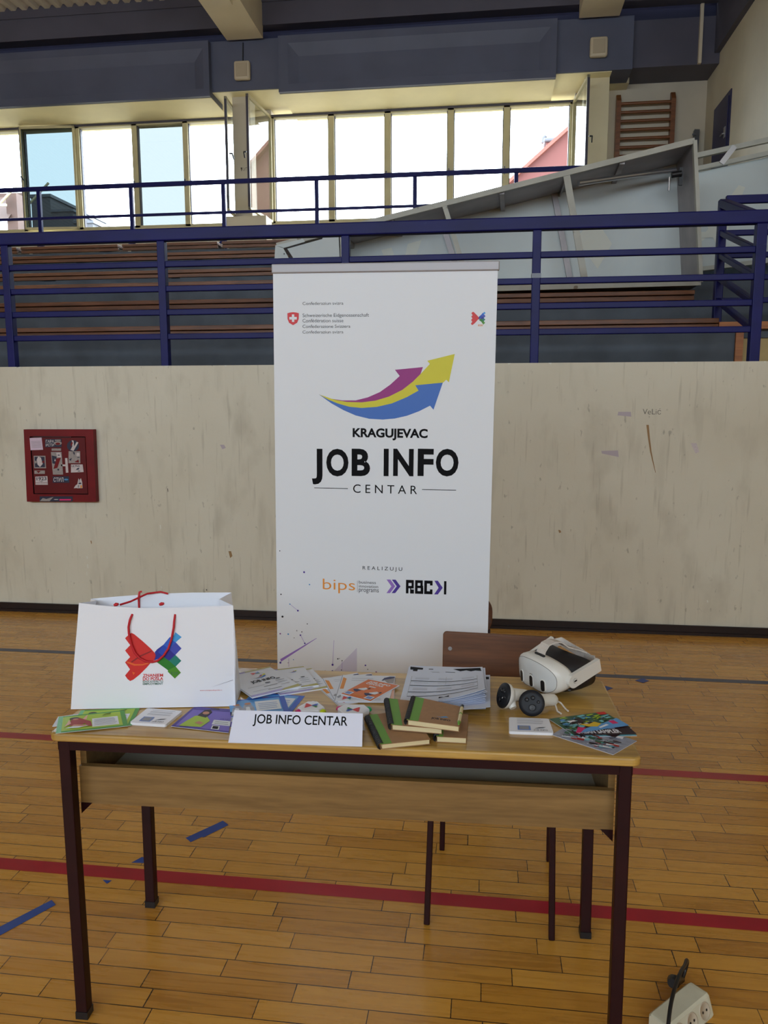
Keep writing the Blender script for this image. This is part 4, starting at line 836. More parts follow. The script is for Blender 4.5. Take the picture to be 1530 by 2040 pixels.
s_, x, y, w, h = BANNER['bips']; u.text(s_, fn, x, y, w, h, ORA, -0.006)
for s_, x, y, w, h in BANNER['bip3']: u.text(s_, fn, x, y, w, h, INKG, 0.0)
s_, x, y, w, h = BANNER['rbc']                 # square block letters
cw = w / 3.16
for k, rects in enumerate(([(0, 0, .3, 1), (.3, .78, .92, 1), (.66, .5, .92, .8), (.3, .38, .92, .56), (.5, 0, .62, .4), (.62, 0, .95, .3)], [(0, 0, .3, 1), (.3, .8, .9, 1), (.62, .55, .9, .8), (.3, .42, .95, .6), (.66, .2, .97, .45), (.3, 0, .97, .2)], [(0, 0, .32, 1), (.3, .78, .98, 1), (.3, 0, .98, .22), (.68, .65, .98, .8), (.68, .2, .98, .36)])):
    for r0, s0, r1, s1 in rects: bpoly([(x + (k * 1.08 + r0) * cw, y + s0 * h), (x + (k * 1.08 + r1) * cw, y + s0 * h), (x + (k * 1.08 + r1) * cw, y + s1 * h), (x + (k * 1.08 + r0) * cw, y + s1 * h)], INK)
def brect(a, c, m_, k=1): bpoly([(a[0], a[1]), (c[0], a[1]), (c[0], c[1]), (a[0], c[1])], m_, k)
for a, c in BANNER['lines']: brect((a[0], (a[1] + c[1]) / 2 - 0.0012), (c[0], (a[1] + c[1]) / 2 + 0.0012), INK)
bpoly(BANNER['shield'], SRED); 
for k_, (a, c) in enumerate(BANNER['cross']): brect(a, c, WHITE, 2 + 0.4 * k_)
for q, m_ in zip(BANNER['chev'], (LIL, VIO, VIO)): bpoly(q, m_)
brect(BANNER['bar_i'][0], BANNER['bar_i'][1], INK); brect(BANNER['vline'][0], BANNER['vline'][1], GREYL)
LOGO = norm([BAG['red']] + BAG['blues'])
LOGOM = [B_RED] + BAGW
(lx0, ly1), (lx1, ly0) = BANNER['logo']
for q, m_ in zip(LOGO, LOGOM): bpoly([(lx0 + p[0] * (lx1 - lx0), ly0 + p[1] * (ly1 - ly0)) for p in q], m_)
u.text('E2E', fn, lx0 + 0.5 * (lx1 - lx0), ly0 - 0.004, 0.018, 0.006, ORA, 0.02)
DM = [INKG, VIO, LBL, GREYL, PLUM]
bpoly(BANNER['tri'], PALE, 1); bpoly(BANNER['wedge'], LIL, 1)
for a, c in BANNER['stems']:
    dx, dy = c[0] - a[0], c[1] - a[1]; L_ = math.hypot(dx, dy); nx, ny = -dy / L_ * 0.0006, dx / L_ * 0.0006
    bpoly([(a[0] - nx, a[1] - ny), (a[0] + nx, a[1] + ny), (c[0] + nx, c[1] + ny), (c[0] - nx, c[1] - ny)], LIL, 1.5)
for x, y, r_, c in BANNER['dots']: bpoly(circ(max(x, -pw + r_), y, r_ * 0.9, 12), DM[c], 2)
u.build('banner_panel', t)
u = MB(); u.rbox((-pw - 0.004, -0.008, 2.043), (pw + 0.006, 0.012, 2.077), 0.004, ALU, BO); u.build('top_rail', t)
u = MB(); u.rbox((-pw - 0.01, -0.05, 0.012), (pw + 0.01, 0.07, 0.09), 0.02, ALU, BO); u.build('base_cassette', t)
for x in (-0.3, 0.3):
    u = MB(); u.rbox((x - 0.02, -0.13, 0.0), (x + 0.02, 0.13, 0.012), 0.004, GREYMET); o = u.build('foot', t); 
    o.location = (-0.406, 2.97, 0)
u = MB(); u.tube([tuple(BO @ Vector((0, 0.03, 0.09))), tuple(BO @ Vector((0, 0.012, 2.06)))], 0.008, ALU); u.build('support_pole', t)

# ------------------------------------------------------------ table
TM = Matrix.Translation((-0.348, 1.955, 0)) @ Matrix.Rotation(math.radians(1.7), 4, 'Z')
t = thing('school_table', 'old school table with oak top, shelf box and dark maroon steel legs', 'table', (-0.348, 1.955, 0))
def rounded(x0, y0, x1, y1, r, n=6):
    o = []
    for cx_, cy_, a0 in ((x1 - r, y0 + r, -90), (x1 - r, y1 - r, 0), (x0 + r, y1 - r, 90), (x0 + r, y0 + r, 180)):
        for k in range(n + 1):
            a = math.radians(a0 + 90 * k / n); o.append((cx_ + r * math.cos(a), cy_ + r * math.sin(a)))
    return o
def inset_loft(u, x0, y0, x1, y1, r, zs, m_, M):
    rings = []
    for z, d in zs: rings.append([(x, y, z) for x, y in rounded(x0 + d, y0 + d, x1 - d, y1 - d, max(r - d, 0.002))])
    u.loft(rings, m_, True, True, False, M)
u = MB(); inset_loft(u, -0.708, -0.258, 0.708, 0.258, 0.022, [(0.735, 0.002), (0.738, 0.0), (0.75, 0.0), (0.7535, 0.002), (0.755, 0.006)], OAK, TM)
u.build('table_top', t)
u = MB(); u.box((-0.69, -0.245, 0.708), (0.69, -0.215, 0.735), MAROON, TM); u.box((-0.69, 0.215, 0.708), (0.69, 0.245, 0.735), MAROON, TM)
u.box((-0.69, -0.245, 0.708), (-0.66, 0.245, 0.735), MAROON, TM); u.box((0.66, -0.245, 0.708), (0.69, 0.245, 0.735), MAROON, TM); u.build('top_frame', t)
for sx, sy, dx, dy in ((-1, -1, 0.022, -0.032), (1, -1, -0.004, -0.032), (-1, 1, 0.02, -0.05), (1, 1, -0.004, -0.06)):
    u = MB(); p = Vector((sx * 0.675, sy * 0.23, 0.735)); q = Vector((sx * 0.675 + dx, sy * 0.23 + dy, 0.006))
    u.bar(TM @ q, TM @ p, 0.03, 0.03, MAROON, up=(0, 1, 0), r=0.003)
    u.box((q.x - 0.016, q.y - 0.016, 0), (q.x + 0.016, q.y + 0.016, 0.02), BLACK, TM); u.build('leg', t)
u = MB(); u.box((-0.66, -0.205, 0.548), (0.66, -0.188, 0.648), APRON, TM); u.build('apron_board', t)
u = MB(); u.box((-0.655, -0.19, 0.56), (0.655, 0.185, 0.572), TRAY, TM); u.build('shelf_bottom', t)
u = MB(); u.box((-0.655, 0.185, 0.56), (0.655, 0.2, 0.70), TRAY, TM); u.build('shelf_back', t)
for s in (-1, 1):
    u = MB(); u.box((s * 0.655 - 0.008, -0.19, 0.56), (s * 0.655 + 0.008, 0.2, 0.708), APRON, TM); u.build('shelf_side', t)
    u = MB(); a = s * 0.66; u.prism([(a, 0.55), (a, 0.52), (a - s * 0.03, 0.55)], 0.196, 0.206, MAROON, TM @ Matrix(((1, 0, 0, 0), (0, 0, -1, 0), (0, 1, 0, 0), (0, 0, 0, 1)))); u.build('gusset', t)

# ------------------------------------------------------------ chairs
def chair(label, ox, oy, rot, rounded_back, back_z):
    t = thing('school_chair', label, 'chair', (ox, oy, 0), 'school chairs behind the table')
    M = Matrix.Translation((ox, oy, 0)) @ Matrix.Rotation(rot, 4, 'Z')
    z0, z1 = back_z
    u = MB(); h, w = (z1 - z0) / 2, 0.19
    pts = rounded(-w, -h, w, h, 0.075 if rounded_back else 0.012, 8)
    MB_ = M @ Matrix.Translation((0, 0.205, (z0 + z1) / 2)) @ Matrix.Rotation(math.radians(84), 4, 'X')
    rings = []
    for zz, d in ((-0.006, 0.002), (-0.004, 0), (0.004, 0), (0.006, 0.002)):
        rings.append([(x * (1 - d / w), y * (1 - d / h), zz + 0.012 * (x / w) ** 2 * (1 if rounded_back else 0.2)) for x, y in pts])
    u.loft(rings, CHAIRWOOD, True, True, False, MB_); b_ = u.build('backrest', t)
    for sx in (-1, 1):
        u = MB(); u.tube([tuple(MB_ @ Vector((sx * 0.165, 0.025, k))) for k in (0.004, 0.009)], 0.007, STEEL); u.build('screw', b_)
    u = MB(); u.rbox((-0.19, -0.19, 0.435), (0.19, 0.185, 0.448), 0.006, CHAIRWOOD, M); u.build('seat', t)
    u = MB(); u.box((-0.19, -0.19, 0.41), (-0.165, 0.19, 0.435), MAROON, M); u.box((0.165, -0.19, 0.41), (0.19, 0.19, 0.435), MAROON, M); u.box((-0.19, -0.185, 0.41), (0.19, -0.16, 0.435), MAROON, M); u.box((-0.19, 0.16, 0.41), (0.19, 0.185, 0.435), MAROON, M); u.build('seat_frame', t)
    for sx in (-1, 1):
        u = MB(); u.bar(M @ Vector((sx * 0.184, -0.215, 0.0)), M @ Vector((sx * 0.176, -0.18, 0.42)), 0.018, 0.018, MAROON, up=(0, 1, 0), r=0.003); u.build('front_leg', t)
        u = MB(); u.bar(M @ Vector((sx * 0.184, 0.185, 0.0)), M @ Vector((sx * 0.178, 0.18, 0.43)), 0.018, 0.018, MAROON, up=(0, 1, 0), r=0.003); u.bar(M @ Vector((sx * 0.178, 0.18, 0.42)), M @ Vector((sx * 0.16, 0.222, z1 - 0.03)), 0.018, 0.018, MAROON, up=(0, 1, 0)); u.build('rear_leg', t)
    return t
chair('brown plywood school chair tucked behind the right half of the table', 0.048, 2.34, -0.06, False, (0.62, 0.785))
chair('brown chair mostly hidden behind the banner, only its rounded back edge showing', -0.14, 3.38, 0.0, True, (0.47, 0.66))

# ------------------------------------------------------------ paper things on the table
def qmap(q):
    def fn(u_, v_): return tuple((1 - v_) * ((1 - u_) * q[0][i] + u_ * q[1][i]) + v_ * ((1 - u_) * q[3][i] + u_ * q[2][i]) for i in (0, 1))
    return fn
def draw(u, f3, items, base):
    """printing on a sheet: f3(u, v, lift) -> 3D"""
    z = base
    for it in items:
        z += 0.00004 if len(items) > 60 else 0.00012
        if it[0] == 'r':
            _, a, b_, c, d, m_ = it; n = max(1, int(abs(c - a) * 10))
            for k in range(n):
                p, q = a + (c - a) * k / n, a + (c - a) * (k + 1) / n
                u.poly([f3(p, b_, z), f3(q, b_, z), f3(q, d, z), f3(p, d, z)], m_)
        elif it[0] == 'p': u.poly([f3(p[0], p[1], z) for p in it[1]], it[2])
        elif it[0] == 't': u.text(it[1], lambda a, b_: f3(a, b_, z), it[2], it[3], it[4], it[5], it[6], it[7] if len(it) > 7 else 0.0)
        elif it[0] == 'logo':
            for q, m_ in zip(LOGO, LOGOM): u.poly([f3(it[1] + p[0] * it[3], it[2] + p[1] * it[4], z) for p in q], m_)
def sheet(name, label, cat, quad, z, th, base, items, group, rnd=0.0, edge=None):
    fn = qmap(quad); u = MB()
    out = [(0, 0), (1, 0), (1, 1), (0, 1)]
    if rnd: out = rounded(0, 0, 1, 1, rnd, 4)
    u.prism([fn(*p) for p in out], z, z + th, base)
    if edge:
        for k in range(len(u.f)):
            pass
    draw(u, lambda a, b_, h: fn(a, b_) + (h,), items, z + th)
    o = u.build(name, None, None); tag(o, label, cat, group)
    return o
SH = SHEET
SW = norm([BANNER['magenta'], BANNER['yellow'], BANNER['blue']])
def swoosh(x, y, w, h):
    return [('p', [(x + p[0] * w, y + p[1] * h) for p in q], m_) for q, m_ in zip(SW, (MAG, YEL, BLU))]
def lines(x0, x1, ys, m_, t_=0.012): return [('r', x0, y - t_, x1 - RND.uniform(0, 0.12) * (x1 - x0), y + t_, m_) for y in ys]
Z = 0.7552
G1 = 'lime green flyers at the left end of the table'
def green_art():
    return [('r', 0, 0, 1, 1, GREEN), ('r', 0, 0, 0.07, 1, TEAL), ('r', 0.07, 0.09, 0.93, 0.93, LIME), ('r', 0.5, 0.16, 0.88, 0.66, WHITE)] + lines(0.53, 0.86, [0.25, 0.33, 0.41, 0.49, 0.57], GREYL) + [
        ('t', 'JOB INFO', 0.66, 0.76, 0.12, 0.05, INKG), ('p', [(0.66, 0.84), (0.78, 0.86), (0.8, 0.9), (0.7, 0.87)], INKG),
        ('p', [(0.17, 0.35), (0.2, 0.72), (0.3, 0.8), (0.4, 0.62), (0.48, 0.5), (0.5, 0.2), (0.42, 0.22), (0.4, 0.4), (0.3, 0.25)], REDSW), ('p', circ(0.24, 0.76, 0.07), HAIR), ('p', circ(0.26, 0.7, 0.045), SKIN), ('p', [(0.12, 0.2), (0.3, 0.16), (0.45, 0.24), (0.3, 0.34)], WHITE), ('p', [(0.2, 0.3), (0.4, 0.22), (0.42, 0.3), (0.24, 0.38)], SKIN), ('p', [(0.11, 0.28), (0.17, 0.7), (0.2, 0.45)], PEACH)]
sheet('flyer', 'blank white flyer corner sticking out left under the lime green flyers', 'flyer', SH['white_low'], Z, 0.0008, PAPER, [], G1)
sheet('flyer', 'lower lime green flyer, mostly under the bag and the upper one', 'flyer', SH['green_low'], Z + 0.001, 0.0008, PAPER, green_art(), G1)
sheet('flyer', 'upper lime green flyer with a person in red, at the front left table corner', 'flyer', SH['green_top'], Z + 0.0026, 0.0008, PAPER, green_art(), G1)
G2_ = 'purple flyers under the white bag'
def purple_art():
    return [('r', 0, 0, 1, 1, PURPD), ('r', 0.06, 0.06, 1, 0.92, PURP), ('t', 'JOB INFO', 0.78, 0.52, 0.2, 0.08, VIO), ('r', 0.66, 0.28, 1, 0.5, WHITE)] + lines(0.7, 0.98, [0.34, 0.42], GREYL) + [('r', 0.68, 0.06, 0.82, 0.24, WHITE), ('r', 0.7, 0.09, 0.8, 0.21, INKG),
        ('p', [(0.12, 0.05), (0.16, 0.3), (0.24, 0.6), (0.38, 0.66), (0.5, 0.6), (0.6, 0.42), (0.5, 0.1)], LIME), ('p', [(0.28, 0.62), (0.34, 0.92), (0.46, 0.98), (0.54, 0.85), (0.48, 0.55)], HAIR), ('p', circ(0.42, 0.78, 0.075), SKIN), ('p', [(0.34, 0.26), (0.46, 0.2), (0.5, 0.3), (0.4, 0.36)], SKIN)]
sheet('flyer', 'lower purple flyer, showing only as a strip right under the bag', 'flyer', SH['purple_low'], Z, 0.0008, PAPER, purple_art(), G2_)
sheet('flyer', 'upper purple flyer with a person in a lime sweater, left of the name sign', 'flyer', SH['purple_top'], Z + 0.0016, 0.0008, PAPER, purple_art(), G2_)
G3 = 'square white note pads'
def pad_art():
    return lines(0.2, 0.85, [0.9, 0.8, 0.74, 0.64, 0.58], GREYL, 0.008) + [('r', 0.2, 0.12, 0.5, 0.42, CODE), ('r', 0.24, 0.16, 0.46, 0.38, GREYL), ('p', [(0.58, 0.22), (0.8, 0.3), (0.86, 0.36), (0.7, 0.32)], INKG), ('t', 'JOB INFO', 0.56, 0.1, 0.32, 0.07, INKG)]
sheet('note_pad', 'square white note pad between the green and purple flyers', 'note pad', SH['pad_left'], Z, 0.007, PAPERW, pad_art(), G3, 0.06)
sheet('note_pad', 'square white note pad in front of the black controllers', 'note pad', SH['pad_right'], Z, 0.007, PAPERW, pad_art(), G3, 0.06)
G4 = 'blue flyers behind the name sign'
def blue_art():
    return [('r', 0, 0, 1, 1, ROY), ('r', 0.0, 0.06, 0.9, 0.94, SKY1), ('p', [(0, 0.06), (0.05, 0.5), (0.16, 0.75), (0.24, 0.4), (0.22, 0.06)], PHOTOG), ('p', [(0.2, 0.06), (0.24, 0.6), (0.36, 0.8), (0.42, 0.4), (0.4, 0.06)], PHOTOG), ('p', circ(0.12, 0.68, 0.06), SKIN), ('p', circ(0.32, 0.7, 0.06), SKIN), ('p', [(0.02, 0.15), (0.1, 0.5), (0.16, 0.45), (0.14, 0.1)], WHITE), ('p', [(0.26, 0.1), (0.28, 0.5), (0.34, 0.5), (0.36, 0.1)], WHITE), ('p', [(0.08, 0.2), (0.2, 0.3), (0.2, 0.08)], NAVYP), ('r', 0.45, 0.2, 0.88, 0.78, WHITE)] + lines(0.5, 0.85, [0.32, 0.42, 0.52, 0.62], CODE)
sheet('flyer', 'lower blue flyer, its blue corner fanned out to the right behind the name sign', 'flyer', SH['blue_low'], Z, 0.0008, PAPER, blue_art(), G4)
sheet('flyer', 'upper blue flyer with a white text box, behind the left half of the name sign', 'flyer', SH['blue_top'], Z + 0.0016, 0.0008, PAPER, blue_art(), G4)
G5 = 'fanned white JOB INFO booklets'
def cert_art(full):
    a = [('r', 0, 0, 1, 0.07, LAV), ('p', [(0.55, 0), (1, 0), (1, 0.1), (0.7, 0.06)], OLIVE), ('r', 0, 0.95, 0.45, 1, LAV), ('r', 0.45, 0.955, 1, 1, OLIVE), ('r', 0.0, 0.0, 0.01, 1, GREYL)]
    a += swoosh(0.42, 0.62, 0.32, 0.15) if full else swoosh(0.62, 0.74, 0.18, 0.1)
    a += [('logo', 0.5, 0.8, 0.18, 0.09)] if full else []
    a += [('t', 'JOB INFO', 0.3, 0.48, 0.5, 0.09, INK, 0.03)] if full else []
    a += lines(0.12, 0.5, [0.33, 0.16], GREYL, 0.005) + lines(0.4, 0.7, [0.26, 0.12], INKG, 0.006) + lines(0.72, 0.92, [0.38, 0.3, 0.2], GREYL, 0.008) + [('r', 0.5, 0.36, 0.6, 0.39, INKG), ('r', 0.78, 0.44, 0.86, 0.47, INKG)]
    return a
def booklet(label, key, z, full):
    sheet('booklet', label, 'booklet', SH[key], z, 0.0035, PAPER, cert_art(full), G5)
booklet('lowest white JOB INFO booklet, fanned furthest right toward the orange card', 'cert_c', Z, False)
booklet('middle white booklet of the three fanned beside the bag', 'cert_b', Z + 0.0038, False)
booklet('topmost white JOB INFO booklet, fully showing, against the right side of the bag', 'cert_a', Z + 0.0076, True)
G6 = 'white leaflets with orange tabs'
def leaf_art(peach):
    a = [('p', [(0.03, 0.45), (0.1, 0.45), (0.1, 0.85), (0.03, 0.9)], ORA), ('r', 0.0, 0.0, 0.012, 1, GREYL), ('r', 0.03, 0.93, 0.5, 0.96, WHITE)] + lines(0.2, 0.6, [0.86, 0.78], GREYL, 0.005)
    a += [('p', [(0.76, 0.78), (0.8, 0.9), (0.9, 0.96), (0.99, 0.96), (0.99, 0.88), (0.9, 0.84)], NAVYP), ('p', [(0.8, 0.82), (0.92, 0.86), (0.99, 0.9), (0.99, 0.7), (0.9, 0.68)], STG if not peach else PEACH)]
    a += [('logo', 0.13, 0.05, 0.17, 0.12), ('p', [(0.02, 0.14), (0.08, 0.22), (0.1, 0.16), (0.06, 0.1)], GREYL)]
    if peach: a += [('r', 0.88, 0.05, 0.99, 0.8, PEACH)]
    return a + lines(0.3, 0.85, [0.1, 0.06], GREYL, 0.004)
sheet('leaflet', 'lowest white leaflet, its left corner poking out under the booklets', 'leaflet', SH['leaf_c'], Z, 0.0015, PAPER, leaf_art(False), G6)
sheet('leaflet', 'leaflet with a peach edge showing right of the orange card', 'leaflet', SH['leaf_d'], Z + 0.0018, 0.0008, PAPER, leaf_art(True), G6)
sheet('leaflet', 'tilted white leaflet with an orange tab, between the booklets and the orange card', 'leaflet', SH['leaf_a'], Z + 0.0030, 0.0008, PAPER, leaf_art(False), G6)
sheet('leaflet', 'straight white leaflet with an orange tab, lying right under the orange card', 'leaflet', SH['leaf_b'], Z + 0.0042, 0.001, PAPER, leaf_art(False), G6)
def man(x, y, s):
    return [('p', [(x, y), (x + 0.18 * s, y + 0.13), (x + 0.3 * s, y + 0.08), (x + 0.26 * s, y - 0.02), (x + 0.1 * s, y - 0.04)], WHITE), ('p', [(x, y - 0.02), (x + 0.18 * s, y - 0.03), (x + 0.12 * s, y - 0.16), (x, y - 0.14), (x - 0.12 * s, y - 0.06)], NAVYP), ('p', circ(x + 0.32 * s, y + 0.11, 0.035), DBRN)]
sheet('card', 'orange JOB INFO CENTAR card lying across the white leaflets', 'card', SH['orange'], Z + 0.0060, 0.0008, PAPER,
      [('r', 0.03, 0.02, 0.97, 0.98, CARDO), ('t', 'JOB INFO', 0.15, 0.84, 0.66, 0.075, WHITE, 0.04), ('t', 'CENTAR', 0.15, 0.74, 0.54, 0.075, WHITE, 0.04), ('r', 0.36, 0.62, 0.56, 0.66, WHITE)] + man(0.2, 0.42, 0.8) + man(0.62, 0.34, 0.8) + [('r', 0.06, 0.05, 0.28, 0.2, WHITE), ('r', 0.09, 0.07, 0.25, 0.18, CODE), ('r', 0.72, 0.05, 0.94, 0.2, WHITE), ('r', 0.75, 0.07, 0.91, 0.18, CODE), ('r', 0.36, 0.1, 0.64, 0.13, ORA), ('r', 0.36, 0.06, 0.6, 0.08, ORA)], 'orange card')

# stack of forms: each sheet its own thing, right corner curling up
def form(label, k, dx, dy, rot, curl, items, z):
    q = SH['form']; c = [sum(p[i] for p in q) / 4 for i in (0, 1)]
    ca, sa = math.cos(rot), math.sin(rot)
    q2 = [((p[0] - c[0]) * ca - (p[1] - c[1]) * sa + c[0] + dx, (p[0] - c[0]) * sa + (p[1] - c[1]) * ca + c[1] + dy) for p in q]
    fn = qmap(q2)
    def f3(a, b_, h=0.0):
        e = max(0.0, (a + dx / 0.22) + (1 - b_ - dy / 0.305) * 0.75 - 0.72)   # curl follows the place on the pile
        return fn(a, b_) + (z + curl * e * e + 0.004 * math.sin(a * 3.1) * 0 + h,)
    u = MB(); n = 12
    vs = [f3(i / n, j / n, h) for h in (0.0, 0.0006) for j in range(n + 1) for i in range(n + 1)]
    o_ = (n + 1) ** 2; fs = []
    for j in range(n):
        for i in range(n):
            a = j * (n + 1) + i; fs.append((a, a + n + 1, a + n + 2, a + 1)); fs.append((o_ + a, o_ + a + 1, o_ + a + n + 2, o_ + a + n + 1))
    B_ = [i for i in range(n + 1)] + [(j + 1) * (n + 1) - 1 for j in range(1, n + 1)] + [n * (n + 1) + i for i in range(n - 1, -1, -1)] + [j * (n + 1) for j in range(n - 1, 0, -1)]
    for i in range(len(B_)): a, b_ = B_[i], B_[(i + 1) % len(B_)]; fs.append((a, b_, o_ + b_, o_ + a))
    u.add(vs, fs, FORMP)
    draw(u, lambda a, b_, h: f3(a, b_, h), items, 0.0006)
    o = u.build('printed_form', None, None); tag(o, label, 'form', 'stack of printed forms'); return o
FORM_ART = [('p', [(0.01, 0.97), (0.19, 0.94), (0.19, 0.89), (0.12, 0.89), (0.12, 0.84), (0.06, 0.84), (0.06, 0.88), (0.02, 0.88)], INK), ('r', 0.27, 0.9, 0.33, 0.92, INKG), ('r', 0.3, 0.83, 0.42, 0.835, GREYL), ('r', 0.32, 0.815, 0.42, 0.822, GREYL), ('r', 0.5, 0.83, 0.63, 0.84, INKG),
            ('p', [(0.6, 0.93), (0.97, 0.96), (0.98, 0.84), (0.9, 0.88), (0.84, 0.86), (0.78, 0.9), (0.7, 0.87)], INK)]
for yy in (0.56, 0.44, 0.27, 0.16): FORM_ART.append(('r', 0.07, yy - 0.006, 0.92, yy + 0.006, INK))
for yy in (0.64, 0.61, 0.5, 0.36, 0.33, 0.31, 0.21): FORM_ART += [('r', 0.12, yy - 0.003, 0.3, yy + 0.003, GREYL), ('r', 0.42, yy - 0.003, 0.6, yy + 0.003, GREYL), ('r', 0.72, yy - 0.003, 0.88, yy + 0.003, GREYL)]
FORM_ART += [('r', 0.07, 0.16, 0.074, 0.66, GREYL), ('r', 0.916, 0.16, 0.92, 0.66, GREYL), ('r', 0.52, 0.44, 0.523, 0.66, GREYL), ('p', [(0.46, 0.07), (0.46, 0.02), (0.52, 0.04), (0.58, 0.02), (0.58, 0.07), (0.52, 0.05)], INK), ('r', 0.35, 0.105, 0.7, 0.112, GREYL)]
NF = 12
for k in range(NF):
    top = k == NF - 1
    dx, dy, rot = (0, 0, 0) if top else (RND.uniform(-0.002, 0.008), RND.uniform(-0.008, 0.003), RND.uniform(-0.015, 0.01))
    if k == 3: dx, dy, rot = 0.018, -0.04, -0.03
    if top: lab = 'top printed form of the white stack, with black rules and a bow-tie mark'
    elif k == 3: lab = 'printed form slipped furthest to the right out of the white stack'
    else: lab = 'white printed form inside the stack, only its curled edge showing under the top form'
    form(lab, k, dx, dy, rot, 0.006 + 0.0034 * k, FORM_ART if top else ([('r', 0.6, 0.86, 0.985, 0.94, INK)] if k == 3 else []), Z + 0.0003 + k * 0.0011)

# name sign: folded card
sa, sb = Vector((-0.592, 1.681, Z)), Vector((-0.273, 1.70, Z))
t = thing('name_sign', 'folded white tent card reading JOB INFO CENTAR at the front edge of the table', 'sign', ((sa + sb) / 2).to_tuple())
ex = (sb - sa).normalized(); back = Vector((-ex.y, ex.x, 0)); W_ = (sb - sa).length
SZ = 0.064; top = Vector((0, 0, SZ)) + back * 0.042
def sf(x, y): return tuple(sa + ex * x + top * y - back * 0.0006)
u = MB(); A = [sa + ex * 0.0, sb, sb + top - ex * 0.002, sa + top + ex * 0.006]
u.poly([tuple(p) for p in A], SIGNP); u.poly([tuple(p + back * 0.0005) for p in A[::-1]], SIGNP)
u.text('JOB INFO CENTAR', sf, 0.054, 0.62, 0.228, 0.28, INK, 0.01)
u.build('front_flap', t)
u = MB(); Bk = [A[3], A[2], A[2] + back * 0.05 - Vector((0, 0, SZ)), A[3] + back * 0.05 - Vector((0, 0, SZ))]
u.poly([tuple(p) for p in Bk], SIGNP); u.poly([tuple(p - Vector((0, 0, 0.0005))) for p in Bk[::-1]], SIGNP); u.build('back_flap', t)

# triangular highlighters
def marker(label, cxy, rot, size, tips):
    t = thing('highlighter', label, 'highlighter', (cxy[0], cxy[1], Z), 'three-tipped highlighters')
    M = Matrix.Translation((cxy[0], cxy[1], Z)) @ Matrix.Rotation(rot, 4, 'Z')
    R_ = size; tri = []
    for k in range(3):
        a = math.radians(90 + 120 * k)
        for s in (-1, 1):
            b_ = a + s * 0.36; tri.append((R_ * math.cos(b_), R_ * math.sin(b_)))
    u = MB(); rings = []
    for z, sc in ((0, 0.96), (0.003, 1.0), (0.013, 1.0), (0.016, 0.95)): rings.append([(x * sc, y * sc, z) for x, y in tri])
    u.loft(rings, PAPERW, True, True, False, M)
    for q, m_ in zip(LOGO, LOGOM): u.poly([tuple(M @ Vector((-0.018 + p[0] * 0.036, -0.012 + p[1] * 0.03, 0.0165))) for p in q], m_)
    u.build('body', t)
    for k, m_ in enumerate(tips):
        a = math.radians(90 + 120 * k); d = Vector((math.cos(a), math.sin(a), 0)); s = Vector((-d.y, d.x, 0))
        u = MB(); rings = []
        for l, w, h in ((0.93, 0.32, 0.0065), (1.08, 0.27, 0.006), (1.18, 0.2, 0.005), (1.2, 0.12, 0.003)):
            rings.append([tuple(d * (l * R_) + s * (w * R_ * math.cos(q)) + Vector((0, 0, 0.008 + h * math.sin(q)))) for q in [2 * math.pi * j / 12 for j in range(12)]])
        u.loft(rings, m_, True, True, True, M); u.build('tip', t)
marker('white highlighter with a yellow tip peeking over the middle of the name sign', (-0.437, 1.888), 0.12, 0.036, (PAPERW, HL_P, HL_Y))
marker('white highlighter with pink and green tips behind the right end of the name sign', (-0.325, 1.882), math.radians(184), 0.042, (HL_Y, HL_G, HL_P))

# spiral notebooks
def notebook(label, key, z, th, pen):
    q = SH[key]; t = thing('spiral_notebook', label, 'notebook', ((q[0][0] + q[2][0]) / 2, (q[0][1] + q[2][1]) / 2, z), 'green and brown spiral notebooks')
    fn = qmap(q)
    f = lambda a, b_, h: fn(a, b_) + (z + h,)
    u = MB(); c1 = 0.0012
    u.prism([fn(*p) for p in ((0.02, 0.0), (1, 0.0), (1, 1), (0.02, 1))], z, z + c1, KRAFT); u.build('back_cover', t)
    u = MB(); u.prism([fn(*p) for p in ((0.05, 0.008), (0.985, 0.008), (0.985, 0.99), (0.05, 0.99))], z + c1, z + th - c1, PAGES); u.build('page_block', t)
    u = MB(); u.prism([fn(*p) for p in ((0.02, 0.0), (1, 0.0), (1, 1), (0.02, 1))], z + th - c1, z + th, KRAFT)
    draw(u, f, [('r', 0.02, 0, 0.24, 1, NBGREEN)] + ([('t', 'JOB INFO', 0.46, 0.18, 0.36, 0.07, INKG, 0.03), ('p', [(0.52, 0.3), (0.62, 0.31), (0.72, 0.38), (0.78, 0.34), (0.66, 0.29)], LBL)] if pen else []), th); u.build('front_cover', t)
    u = MB(); n = 22
    for k in range(n):
        v_ = 0.04 + 0.92 * k / (n - 1); a, c = Vector(f(-0.012, v_, th / 2)), Vector(f(0.06, v_, th / 2)); d = (c - a).normalized()
        pts = [tuple(Vector(f(0.028, v_, th / 2)) + d * (0.0075 * math.cos(q_)) + Vector((0, 0, (th / 2 + 0.002) * math.sin(q_)))) for q_ in [2 * math.pi * j / 10 for j in range(11)]]
        u.tube(pts, 0.0019, BLACK, 5, False)
    u.build('spiral_binding', t)
    if pen:
        u = MB(); u.tube([f(0.985, 0.12, th + 0.004), f(0.985, 0.9, th + 0.004)], 0.0042, PAGES, 8); pn = u.build('pen', t)
        u = MB(); u.tube([f(0.985, 0.02, th + 0.004), f(0.985, 0.14, th + 0.004)], [0.002, 0.0045], NBGREEN, 8); u.build('pen_cap', pn)
        u = MB(); u.tube([f(0.985, 0.86, th + 0.004), f(0.985, 0.97, th + 0.004)], 0.0045, BLACK, 8); u.build('pen_tip', pn)
        u = MB(); u.tube([f(0.985, 0.5, th + 0.004), f(0.985, 0.54, th + 0.004)], 0.0046, NBGREEN, 8); u.build('pen_band', pn)
